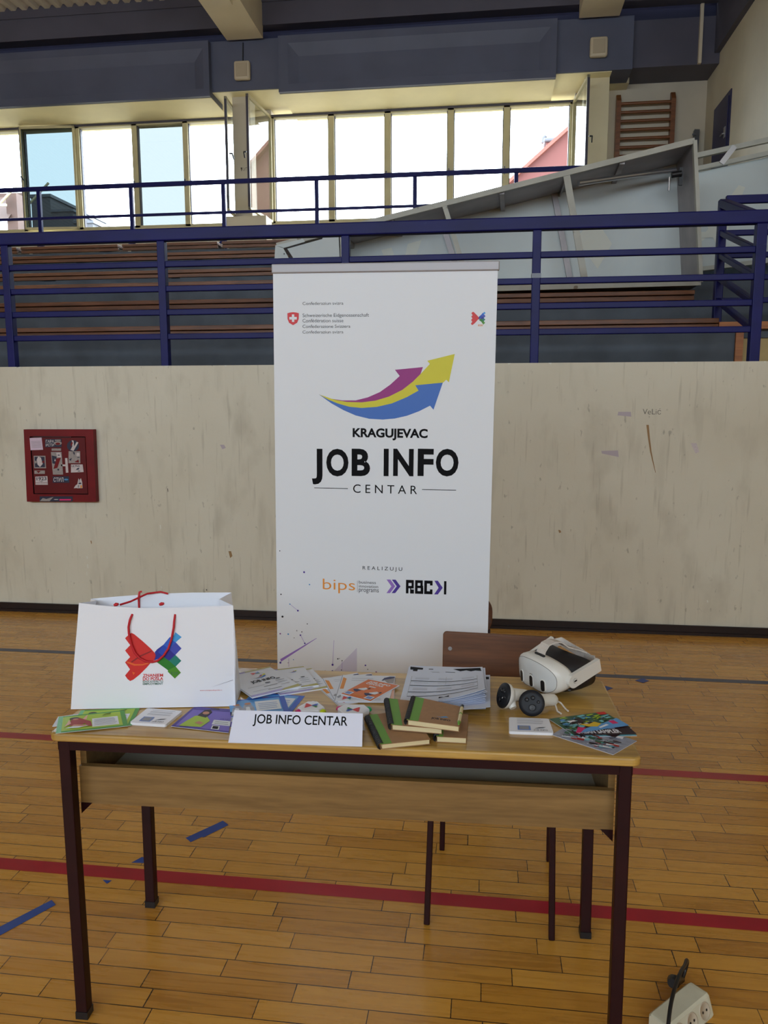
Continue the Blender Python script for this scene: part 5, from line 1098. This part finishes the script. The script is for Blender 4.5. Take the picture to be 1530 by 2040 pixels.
notebook('front spiral notebook beside the name sign, lowest and furthest left', 'nb_left', Z + 0.0022, 0.0125, False)
notebook('spiral notebook at the bottom right of the pile, only its brown edge showing', 'nb_low', Z + 0.0004, 0.0142, False)
notebook('middle spiral notebook of the pile, above the one beside the name sign', 'nb_mid', Z + 0.0168, 0.0135, False)
notebook('topmost spiral notebook of the pile, with a pen in its right edge', 'nb_top', Z + 0.0315, 0.0135, True)

# colourful flyers at the right end
G7 = 'glossy photo flyers at the right end of the table'
def shards(cols, n, seed):
    r = random.Random(seed); a = []
    for k in range(n):
        x, y = r.uniform(0.02, 0.86), r.uniform(0.04, 0.82); w, h = r.uniform(0.03, 0.17), r.uniform(0.03, 0.15)
        a.append(('p', [(x, y), (min(0.98, x + w), min(0.97, y + r.uniform(-0.02, 0.1) + 0.02)), (min(0.98, x + w * 0.8), min(0.97, y + h)), (max(0.02, x - 0.02), min(0.97, y + h * 0.7))], cols[r.randrange(len(cols))]))
    return a
sheet('flyer', 'lowest glossy flyer, its light corner hanging toward the front right table corner', 'flyer', SH['fly_c'], Z, 0.0008, PAPER,
      [('r', 0, 0, 1, 1, PHOTOG)] + shards([FOREST, DBRN, AQUA, PAPERW, PHOTOG, REDSW, PAPERW], 95, 3) + [('r', 0, 0.74, 0.75, 0.98, DBRN), ('t', 'LOREM' if False else 'SAMPLER', 0.1, 0.78, 0.5, 0.12, PAPERW, 0.03)], G7)
sheet('flyer', 'middle glossy flyer with a black lettered band along its front edge', 'flyer', SH['fly_b'], Z + 0.0014, 0.0008, PAPER,
      [('r', 0, 0, 1, 1, AQUA)] + shards([AQUA, PAPERW, FOREST, PINKM], 30, 5) + [('p', [(0, 0), (1, 0), (1, 0.62), (0.66, 0.55), (0, 0.3)], DBRN), ('t', 'URBAN SAMPLER', 0.06, 0.1, 0.72, 0.2, PAPERW, 0.03), ('r', 0.62, 0.32, 0.74, 0.56, PHOTOG)], G7)
sheet('flyer', 'topmost glossy flyer with a colourful street scene, right of the note pad', 'flyer', SH['fly_a'], Z + 0.0030, 0.0008, PAPER,
      [('r', 0, 0, 1, 1, FOREST)] + shards([FOREST, AQUA, DBRN, SKY1, AQUA, FOREST, LIME, PAPERW], 110, 9) + [('p', [(0.1, 0.02), (0.98, 0.04), (0.98, 0.5), (0.6, 0.3), (0.3, 0.2)], SKY1), ('p', [(0.28, 0.46), (0.44, 0.38), (0.56, 0.46), (0.62, 0.32), (0.5, 0.2), (0.36, 0.26)], YELP), ('p', [(0.28, 0.6), (0.42, 0.62), (0.44, 0.5), (0.3, 0.48)], DBRN), ('p', [(0.8, 0.92), (0.96, 0.9), (0.94, 0.76), (0.82, 0.78)], B_RED), ('p', [(0.04, 0.03), (0.2, 0.3), (0.3, 0.22), (0.12, 0.02)], PINKM), ('r', 0.78, 0.22, 0.88, 0.4, PINKM), ('p', [(0.5, 0.1), (0.7, 0.2), (0.68, 0.26), (0.5, 0.16)], PAPERW)], G7)

# ------------------------------------------------------------ carrier bag
o_, e1, e2, nn = [Vector(v) for v in BAG['frame']]
def bg(x, y, d=0.0): return tuple(o_ + e1 * x + e2 * y + nn * d)
t = thing('paper_carrier_bag', 'white paper carrier bag with red cord handles and a red and blue butterfly emblem', 'bag', (-0.86, 1.91, Z))
TOPL = [(0.028, 0.2815), (0.07, 0.274), (0.12, 0.2685), (0.17, 0.2655), (0.23, 0.2655), (0.30, 0.2665), (0.37, 0.2685), (0.428, 0.2695)]
LEFT = [(0.0, 0.0), (0.006, 0.07), (0.013, 0.14), (0.021, 0.21), (0.028, 0.2815)]
RIGHT = [(0.43, 0.0), (0.4305, 0.07), (0.4315, 0.14), (0.431, 0.21), (0.428, 0.2695)]
NU, NV = 16, 10
def edge_at(L_, k):
    x = k * (len(L_) - 1); i = min(int(x), len(L_) - 2); f = x - i
    return (L_[i][0] + (L_[i + 1][0] - L_[i][0]) * f, L_[i][1] + (L_[i + 1][1] - L_[i][1]) * f)
def front(a, b_, d=0.0):
    l, r_, tp = edge_at(LEFT, b_), edge_at(RIGHT, b_), edge_at(TOPL, a)
    x = l[0] + (r_[0] - l[0]) * a; ytop = tp[1]
    return (x, ytop * b_)
u = MB()
grid = [[front(i / NU, j / NV) for i in range(NU + 1)] for j in range(NV + 1)]
def fold(a, b_): return -0.0035 * max(0, (a - 0.82) / 0.18) ** 2 * (1 if b_ < 0.35 else 0.4) - 0.002 * max(0, 0.12 - b_)
vs = [bg(p[0], p[1], fold(i / NU, j / NV)) for j, r_ in enumerate(grid) for i, p in enumerate(r_)]
fs = [(j * (NU + 1) + i, j * (NU + 1) + i + 1, (j + 1) * (NU + 1) + i + 1, (j + 1) * (NU + 1) + i) for j in range(NV) for i in range(NU)]
u.add(vs, fs, PAPERW); u.add([tuple(Vector(v) - nn * 0.0006) for v in vs], [f[::-1] for f in fs], PAPERW)
def bgp(pts, m_, d): u.poly([bg(p[0], p[1], d) for p in pts], m_)
bgp(BAG['red'], B_RED, 0.0006)
for q, m_ in zip(BAG['blues'], BAGW): bgp(q, m_, 0.0006)
for q, m_ in zip(BAG['fish'], (B_REDD, B_ORA, B_ORA)): bgp(q, m_, 0.0009)
for k, (s_, x, y, w, h) in enumerate(BAG['text']): u.text(s_, lambda a, b_: bg(a, b_, 0.0009), x, y, w, h, (B_RED, B_RED, FOREST, FOREST, FOREST, B_RED)[k], 0.02 if k < 4 else 0.0)
u.poly([bg(p[0], p[1], 0.0012) for p in [(0.365, 0.052), (0.425, 0.072), (0.4245, 0.0705)]], GREYL)
u.build('front_panel', t)
DB = 0.105
nb_ = Vector((nn.x, nn.y, 0)).normalized()
def back_pt(x, y): return tuple(o_ + e1 * x + e2 * y - nb_ * DB)
u = MB(); bt = [(0.024, 0.266), (0.1, 0.272), (0.2, 0.278), (0.3, 0.280), (0.408, 0.279)]
pts = [(0.0, 0.0), (0.43, 0.0)] + bt[::-1]
u.poly([back_pt(*p) for p in pts], PAPERW); u.poly([tuple(Vector(back_pt(*p)) - nn * 0.0006) for p in pts[::-1]], PAPERW); u.build('back_panel', t)
for s, nm in ((0, 'left'), (1, 'right')):
    F = LEFT if s == 0 else RIGHT; ft, fb = F[-1], F[0]; bk_t = bt[0] if s == 0 else bt[-1]
    inn = 0.03 if s == 0 else -0.035
    m_t = Vector(bg(ft[0], ft[1])) * 0.5 + Vector(back_pt(*bk_t)) * 0.5 + e1 * inn
    m_b = Vector(bg(*fb)) * 0.5 + Vector(back_pt(0.0 if s == 0 else 0.43, 0.0)) * 0.5
    u = MB(); A_, B_, C_, D_ = bg(*fb), bg(*ft), back_pt(*bk_t), back_pt(0.0 if s == 0 else 0.43, 0.0)
    for q in ([A_, tuple(m_b), tuple(m_t), B_], [tuple(m_b), D_, C_, tuple(m_t)]):
        u.poly(q, PAPERW)
    u.build('side_gusset', t)
u = MB(); u.poly([bg(0, 0), bg(0.43, 0), back_pt(0.43, 0), back_pt(0, 0)], PAPERW); u.build('bag_bottom', t)
cp = BAG['cord']
u = MB(); P_ = []
for i in range(len(cp) - 1):
    for f in (0, 0.5): P_.append(bg(cp[i][0] + (cp[i + 1][0] - cp[i][0]) * f, cp[i][1] + (cp[i + 1][1] - cp[i][1]) * f, 0.0042))
P_.append(bg(cp[-1][0], cp[-1][1], 0.0042)); P_[0] = bg(cp[0][0], cp[0][1], -0.001); P_[-1] = bg(cp[-1][0], cp[-1][1], -0.001)
u.tube(P_, 0.003, CORDRED, 8); hc = u.build('cord_handle', t)
u = MB()
for x, y in ((0.1225, 0.2755), (0.2405, 0.2755)):
    u.tube([bg(x - 0.006, y - 0.002, -0.004), bg(x, y, -0.005), bg(x + 0.006, y + 0.001, -0.004)], [0.003, 0.005, 0.003], CORDRED, 8)
u.build('knot', hc)
u = MB(); u.tube([back_pt(0.155, 0.235), tuple(Vector(back_pt(0.155, 0.267)) + nn * 0.004), tuple(Vector(back_pt(0.158, 0.284)) + nn * 0.005), tuple(Vector(back_pt(0.164, 0.285)) + nn * 0.003)], 0.003, CORDRED, 8)
u.tube([tuple(Vector(bg(0.128, 0.272)) - nn * 0.02), tuple(Vector(bg(0.15, 0.277)) - nn * 0.04), tuple(Vector(back_pt(0.18, 0.280)) + nn * 0.01), tuple(Vector(back_pt(0.215, 0.2835)) + nn * 0.003), tuple(Vector(back_pt(0.235, 0.278)) + nn * 0.003)], 0.0028, CORDRED, 8)
u.build('cord_handle', t)

# ------------------------------------------------------------ headset
t = thing('vr_headset', 'white virtual reality headset with three black camera slots on the table', 'headset', (0.19, 2.12, Z))
ha = math.radians(55)
hn = Vector((-math.sin(ha), -math.cos(ha), 0.0)); hs = Vector((math.cos(ha), -math.sin(ha), 0)); hu = Vector((0, 0, 1))
tilt = math.radians(-5)
hn, hu = (hn * math.cos(tilt) + hu * math.sin(tilt)), (hu * math.cos(tilt) - hn * math.sin(tilt))
HF = Vector((0.141, 2.10, 0.8085))
HW, HH = 0.092, 0.049
def outline(sc_w, sc_h, n=40, p=2.9):
    o = []
    for k in range(n):
        a = 2 * math.pi * k / n; c, s = math.cos(a), math.sin(a)
        x = math.copysign(abs(c) ** (2 / p), c) * HW * sc_w; y = math.copysign(abs(s) ** (2 / p), s) * HH * sc_h
        y -= 0.008 * (abs(x) / HW) ** 2 * (1 if s > 0 else 0)       # shoulders drop at the sides
        if s < 0: y += 0.012 * (1 - min(1, abs(x) / (HW * 0.45))) * 0.35   # slight nose arch
        o.append((x, y))
    return o
def hp(x, y, d):                                                # d behind the front centre; the face wraps round
    return tuple(HF + hs * x + hu * y - hn * (d + 0.025 * abs(x / HW) ** 3))
def hring(w, h, d): return [hp(x, y, d) for x, y in outline(w, h)]
u = MB(); u.loft([hring(*r_) for r_ in ((0.02, 0.02, -0.0035), (0.3, 0.3, -0.003), (0.6, 0.6, -0.0022), (0.82, 0.8, 0.0), (0.9, 0.87, 0.0015))], VRF, True, True, True); vf = u.build('front_plate', t)
u = MB(); u.loft([hring(*r_) for r_ in ((0.9, 0.87, 0.0012), (0.97, 0.95, 0.006), (1.0, 1.0, 0.013), (1.0, 1.0, 0.034), (0.985, 0.97, 0.046), (0.9, 0.86, 0.05))], VRW, True, True, True); u.build('visor_shell', t)
u = MB(); R_ = hring(0.9, 0.87, 0.0008); u.tube(R_ + [R_[0]], 0.0007, VRG, 6, False); u.build('seam', t)
for xs in (-0.046, 0.0, 0.046):
    for rr, m_, d, nm in ((1.0, VRW, -0.0040, 'slot_rim'), (0.78, BLACK, -0.0048, 'camera_slot')):
        u = MB(); pts = [(xs + 0.0082 * rr * c, -0.019 + s) for c, s in [(math.cos(a), math.sin(a) * 0.0082 * rr + math.copysign(0.0095, math.sin(a) + 1e-9)) for a in [2 * math.pi * (k + 0.5) / 24 for k in range(24)]]]
        dd = d
        u.loft([[hp(x, y, dd + 0.008) for x, y in pts], [hp(x, y, dd) for x, y in pts]], m_, True, True, False); u.build(nm, vf, None, True)
u = MB(); q = [hp(x, y, 0.030) for x, y in circ(0.0, 0, 0.003)]
u.tube([hp(0.089, -0.03, 0.028), hp(0.0945, -0.03, 0.029)], 0.0035, BLACK, 8); u.build('button', vf)
# foam face cushion behind the shell
u = MB()
def foam(w, h, d, bow): return [tuple(HF + hs * x + hu * (y - 0.004) - hn * (d + bow * abs(x / HW) ** 3)) for x, y in outline(w, h, 40, 4.2)]
u.loft([foam(0.9, 0.9, 0.044, 0.03), foam(0.96, 0.97, 0.056, 0.033), foam(0.97, 1.02, 0.085, 0.04), foam(0.95, 1.0, 0.112, 0.046), foam(0.86, 0.88, 0.122, 0.046), foam(0.74, 0.74, 0.115, 0.042), foam(0.62, 0.62, 0.07, 0.03)], VRB, True, True, True); u.build('face_cushion', t)
# side arms
def arm(s, rise, L_):
    piv = HF + hs * (s * (HW + 0.004)) - hu * 0.004 - hn * 0.062
    d = (-hn * 1.0 + hu * rise + hs * (-0.10 * s)).normalized(); w = (hu - d * hu.dot(d)).normalized(); n_ = d.cross(w)
    pts = [(-0.019 * math.cos(a), 0.019 * math.sin(a)) for a in [math.pi * (0.5 - k / 10) for k in range(11)]]
    prof = pts[::-1] + [(L_, 0.0165), (L_, -0.0165)][::-1] if False else [(0.0, -0.019)] + [(-0.019 * math.sin(a), -0.019 * math.cos(a)) for a in [math.pi * k / 10 for k in range(1, 10)]] + [(0.0, 0.019), (L_, 0.018), (L_, -0.018)]
    M = Matrix(((d.x, w.x, n_.x, piv.x), (d.y, w.y, n_.y, piv.y), (d.z, w.z, n_.z, piv.z), (0, 0, 0, 1)))
    u = MB(); u.prism(prof, -0.006, 0.006, VRW, M); a_ = u.build('side_arm', t, None, True)
    k = 1 if n_.dot(hs) * s > 0 else -1
    u = MB(); u.tube([tuple(M @ Vector((0.004, 0, k * 0.0055))), tuple(M @ Vector((0.004, 0, k * 0.0066)))], 0.0075, VRG, 16); u.tube([tuple(M @ Vector((0.004, 0, k * 0.0060))), tuple(M @ Vector((0.004, 0, k * 0.0070)))], 0.0068, VRW, 16); u.box((-0.001, -0.002, k * 0.0072 - 0.0005), (0.009, 0.002, k * 0.0072 + 0.0005), BLACK, M); u.build('pivot_cap', a_)
    return M @ Vector((L_, 0, 0)), d
eR, dR = arm(1, 0.17, 0.106)
eL, dL = arm(-1, 0.42, 0.10)
bk_ = lambda v: tuple(v)
# elastic strap round the back and over the top
u = MB(); cR, cL = eR + dR * 0.01 - hs * 0.012, eL + dL * 0.01 + hs * 0.012
u.band([bk_(eR - dR * 0.01 - hs * 0.004), bk_(cR - hs * 0.014), bk_(eR * 0.7 + eL * 0.3 - hn * 0.022 - hu * 0.012), bk_(eR * 0.5 + eL * 0.5 - hn * 0.030 - hu * 0.014), bk_(eR * 0.25 + eL * 0.75 - hn * 0.024 - hu * 0.008), bk_(cL + hs * 0.006), bk_(eL - dL * 0.01 + hs * 0.004)], tuple(hu), 0.026, 0.003, FABRIC); u.build('rear_strap', t)
mid = eR * 0.5 + eL * 0.5 - hn * 0.032 - hu * 0.006
u = MB(); A_ = HF + hu * 0.046 - hn * 0.03
u.band([bk_(A_), bk_(A_ + hu * 0.016 - hn * 0.008), bk_(A_ + hu * 0.030 - hn * 0.022), bk_(A_ + hu * 0.034 - hn * 0.044), bk_(A_ + hu * 0.028 - hn * 0.066), bk_(A_ * 0.45 + mid * 0.55 + hu * 0.024), bk_(A_ * 0.2 + mid * 0.8 + hu * 0.012), bk_(mid)], tuple(hs), 0.034, 0.0035, FABRIC); u.build('top_strap', t)
u = MB(); u.rbox((-0.02, -0.004, -0.02), (0.02, 0.004, 0.0), 0.003, BLACK, Matrix(((hs.x, -hn.x, hu.x, A_.x), (hs.y, -hn.y, hu.y, A_.y), (hs.z, -hn.z, hu.z, A_.z + 0.008), (0, 0, 0, 1)))); u.build('strap_buckle', t)

# ------------------------------------------------------------ controllers
def controller(label, fc, nf, hand, up_, bump):
    t = thing('game_controller', label, 'controller', (fc[0], fc[1], Z), 'headset controllers')
    fc, nf = Vector(fc), Vector(nf).normalized(); x = Vector(up_).cross(nf).normalized(); y = nf.cross(x)
    M = Matrix(((x.x, y.x, nf.x, fc.x), (x.y, y.y, nf.y, fc.y), (x.z, y.z, nf.z, fc.z), (0, 0, 0, 1)))
    R_ = 0.0335
    u = MB(); u.lathe([(R_ * 0.99, -0.004), (R_, -0.001), (R_ * 0.97, 0.002), (R_ * 0.7, 0.0035), (R_ * 0.2, 0.004)], CTRL, M, 32); face = u.build('control_face', t)
    u = MB(); u.lathe([(R_ * 0.985, -0.002), (R_ * 1.0, -0.005), (R_ * 0.97, -0.012), (R_ * 0.72, -0.022), (R_ * 0.3, -0.028)], VRW, M, 32)
    h0 = fc - nf * 0.012; h1 = Vector(hand)
    pts = [tuple(h0 * (1 - k) + h1 * k + Vector((0, 0, 0.004 * math.sin(k * 3.14)))) for k in (0, 0.15, 0.35, 0.55, 0.75, 0.9, 0.97, 1.0)]
    u.tube(pts, [0.020, 0.021, 0.0185, 0.0165, 0.0165, 0.016, 0.012, 0.004], VRW, 14); u.build('handle', t)
    for px_, py_, rr, hh in ((-0.010, 0.010, 0.0055, 0.004), (0.006, 0.012, 0.0055, 0.004), (0.018, 0.0, 0.004, 0.003)):
        u = MB(); MM = M @ Matrix.Translation((px_, py_, 0.003)); u.lathe([(rr, 0), (rr, hh * 0.7), (rr * 0.7, hh), (rr * 0.1, hh * 1.1)], BLACK, MM, 16); u.build('button', face)
    u = MB(); MM = M @ Matrix.Translation((0.001, -0.012, 0.003)); u.lathe([(0.006, 0), (0.005, 0.005), (0.0085, 0.007), (0.0085, 0.009), (0.006, 0.0085), (0.001, 0.008)], BLACK, MM, 20); u.build('thumb_stick', face)
    if bump:
        u = MB(); b_ = Vector(bump); u.tube([tuple(fc - nf * 0.010), tuple(fc * 0.45 + b_ * 0.55 - nf * 0.006), tuple(b_)], [0.017, 0.014, 0.009], VRW, 12); u.build('trigger', t)
    return t, h1
controller('left white controller, turned to the side with its black face to the left', (0.060, 1.972, 0.7925), (-0.86, -0.36, 0.30), (0.128, 2.02, 0.7745), (0, 0, 1), (0.086, 1.955, 0.7655))
t, h1 = controller('right white controller, its round black face with buttons turned to the viewer', (0.131, 1.934, 0.790), (-0.20, -0.90, 0.36), (0.198, 2.002, 0.7745), (-0.25, 0, 1), None)
u = MB(); u.tube([tuple(h1 + Vector((-0.004, -0.004, -0.002))), (0.196, 1.985, 0.768), (0.200, 1.965, 0.759), (0.208, 1.952, 0.758)], 0.0024, FABRIC, 8); u.tube([tuple(h1), (0.212, 1.999, 0.768), (0.222, 1.985, 0.759), (0.228, 1.972, 0.758)], 0.0024, FABRIC, 8); u.build('wrist_cord', t)

# ------------------------------------------------------------ power strip and cable on the floor
t = thing('power_strip', 'aged white power strip with sockets on the floor right of the table', 'power strip', (0.51, 1.85, 0))
d = Vector((0.13, 0.127, 0)).normalized(); s_ = Vector((d.y, -d.x, 0))
p0 = Vector((0.426, 1.80, 0)); Ls = 0.182
M = Matrix(((d.x, s_.x, 0, p0.x), (d.y, s_.y, 0, p0.y), (0, 0, 1, 0), (0, 0, 0, 1)))
u = MB()
prof = [(0.0, 0.0), (0.072, 0.0), (0.074, 0.006), (0.058, 0.05), (0.052, 0.055), (0.006, 0.055), (0.0, 0.049)]
rings = []
for x, sc in ((0.0, 0.9), (0.004, 0.97), (0.012, 1.0), (Ls - 0.012, 1.0), (Ls - 0.004, 0.97), (Ls, 0.9)): rings.append([(x, 0.036 + (y - 0.036) * sc, z * (0.5 + 0.5 * sc) if z > 0.03 else z) for y, z in prof])
u.loft(rings, STRIPP, True, True, False, M); u.build('body', t, None, True)
fnrm = Vector((0, 0.044, 0.016)).normalized(); fup = Vector((0, -0.016, 0.044)).normalized()
for k in range(3):
    c = Vector((0.034 + k * 0.056, 0.0662, 0.028)); MM = M @ Matrix(((1, 0, 0, c.x), (0, fup.y, fnrm.y, c.y), (0, fup.z, fnrm.z, c.z), (0, 0, 0, 1)))
    u = MB(); u.lathe([(0.0215, -0.001), (0.0215, 0.0012), (0.019, 0.0012), (0.0185, 0.0004), (0.0002, 0.0004)], SOCK, MM, 24); so = u.build('socket', t)
    u = MB()
    for xx in (-0.008, 0.008): u.tube([tuple(MM @ Vector((xx, 0, 0.0003))), tuple(MM @ Vector((xx, 0, 0.001)))], 0.0032, BLACK, 10)
    u.build('pin_hole', so)
t = thing('power_cable', 'black cable with a plug arching over the white power strip', 'cable', (0.55, 2.0, 0))
u = MB(); ctrl_p = [(0.455, 1.69, 0.004), (0.452, 1.70, 0.03), (0.458, 1.732, 0.075), (0.474, 1.78, 0.10), (0.499, 1.838, 0.108), (0.524, 1.89, 0.106), (0.545, 1.935, 0.09), (0.560, 1.975, 0.075), (0.568, 1.995, 0.055), (0.566, 2.0, 0.03), (0.555, 1.985, 0.012)]
def smooth(P_, n=5):
    o = []
    for i in range(len(P_) - 1):
        a, b_, c, e = [Vector(P_[max(0, min(len(P_) - 1, j))]) for j in (i - 1, i, i + 1, i + 2)]
        for k in range(n):
            x = k / n; o.append(tuple(0.5 * ((2 * b_) + (c - a) * x + (2 * a - 5 * b_ + 4 * c - e) * x * x + (3 * b_ - a - 3 * c + e) * x ** 3)))
    return o + [P_[-1]]
u.tube(smooth(ctrl_p), 0.0048, BLACK, 10); u.build('cord', t)
u = MB(); u.tube([(0.553, 1.982, 0.012), (0.535, 1.955, 0.03), (0.522, 1.935, 0.042)], [0.008, 0.012, 0.0145], BLACK, 12); u.tube([(0.522, 1.935, 0.042), (0.517, 1.928, 0.046), (0.510, 1.915, 0.05)], [0.0155, 0.017, 0.012], BLACK, 12); u.build('plug', t)
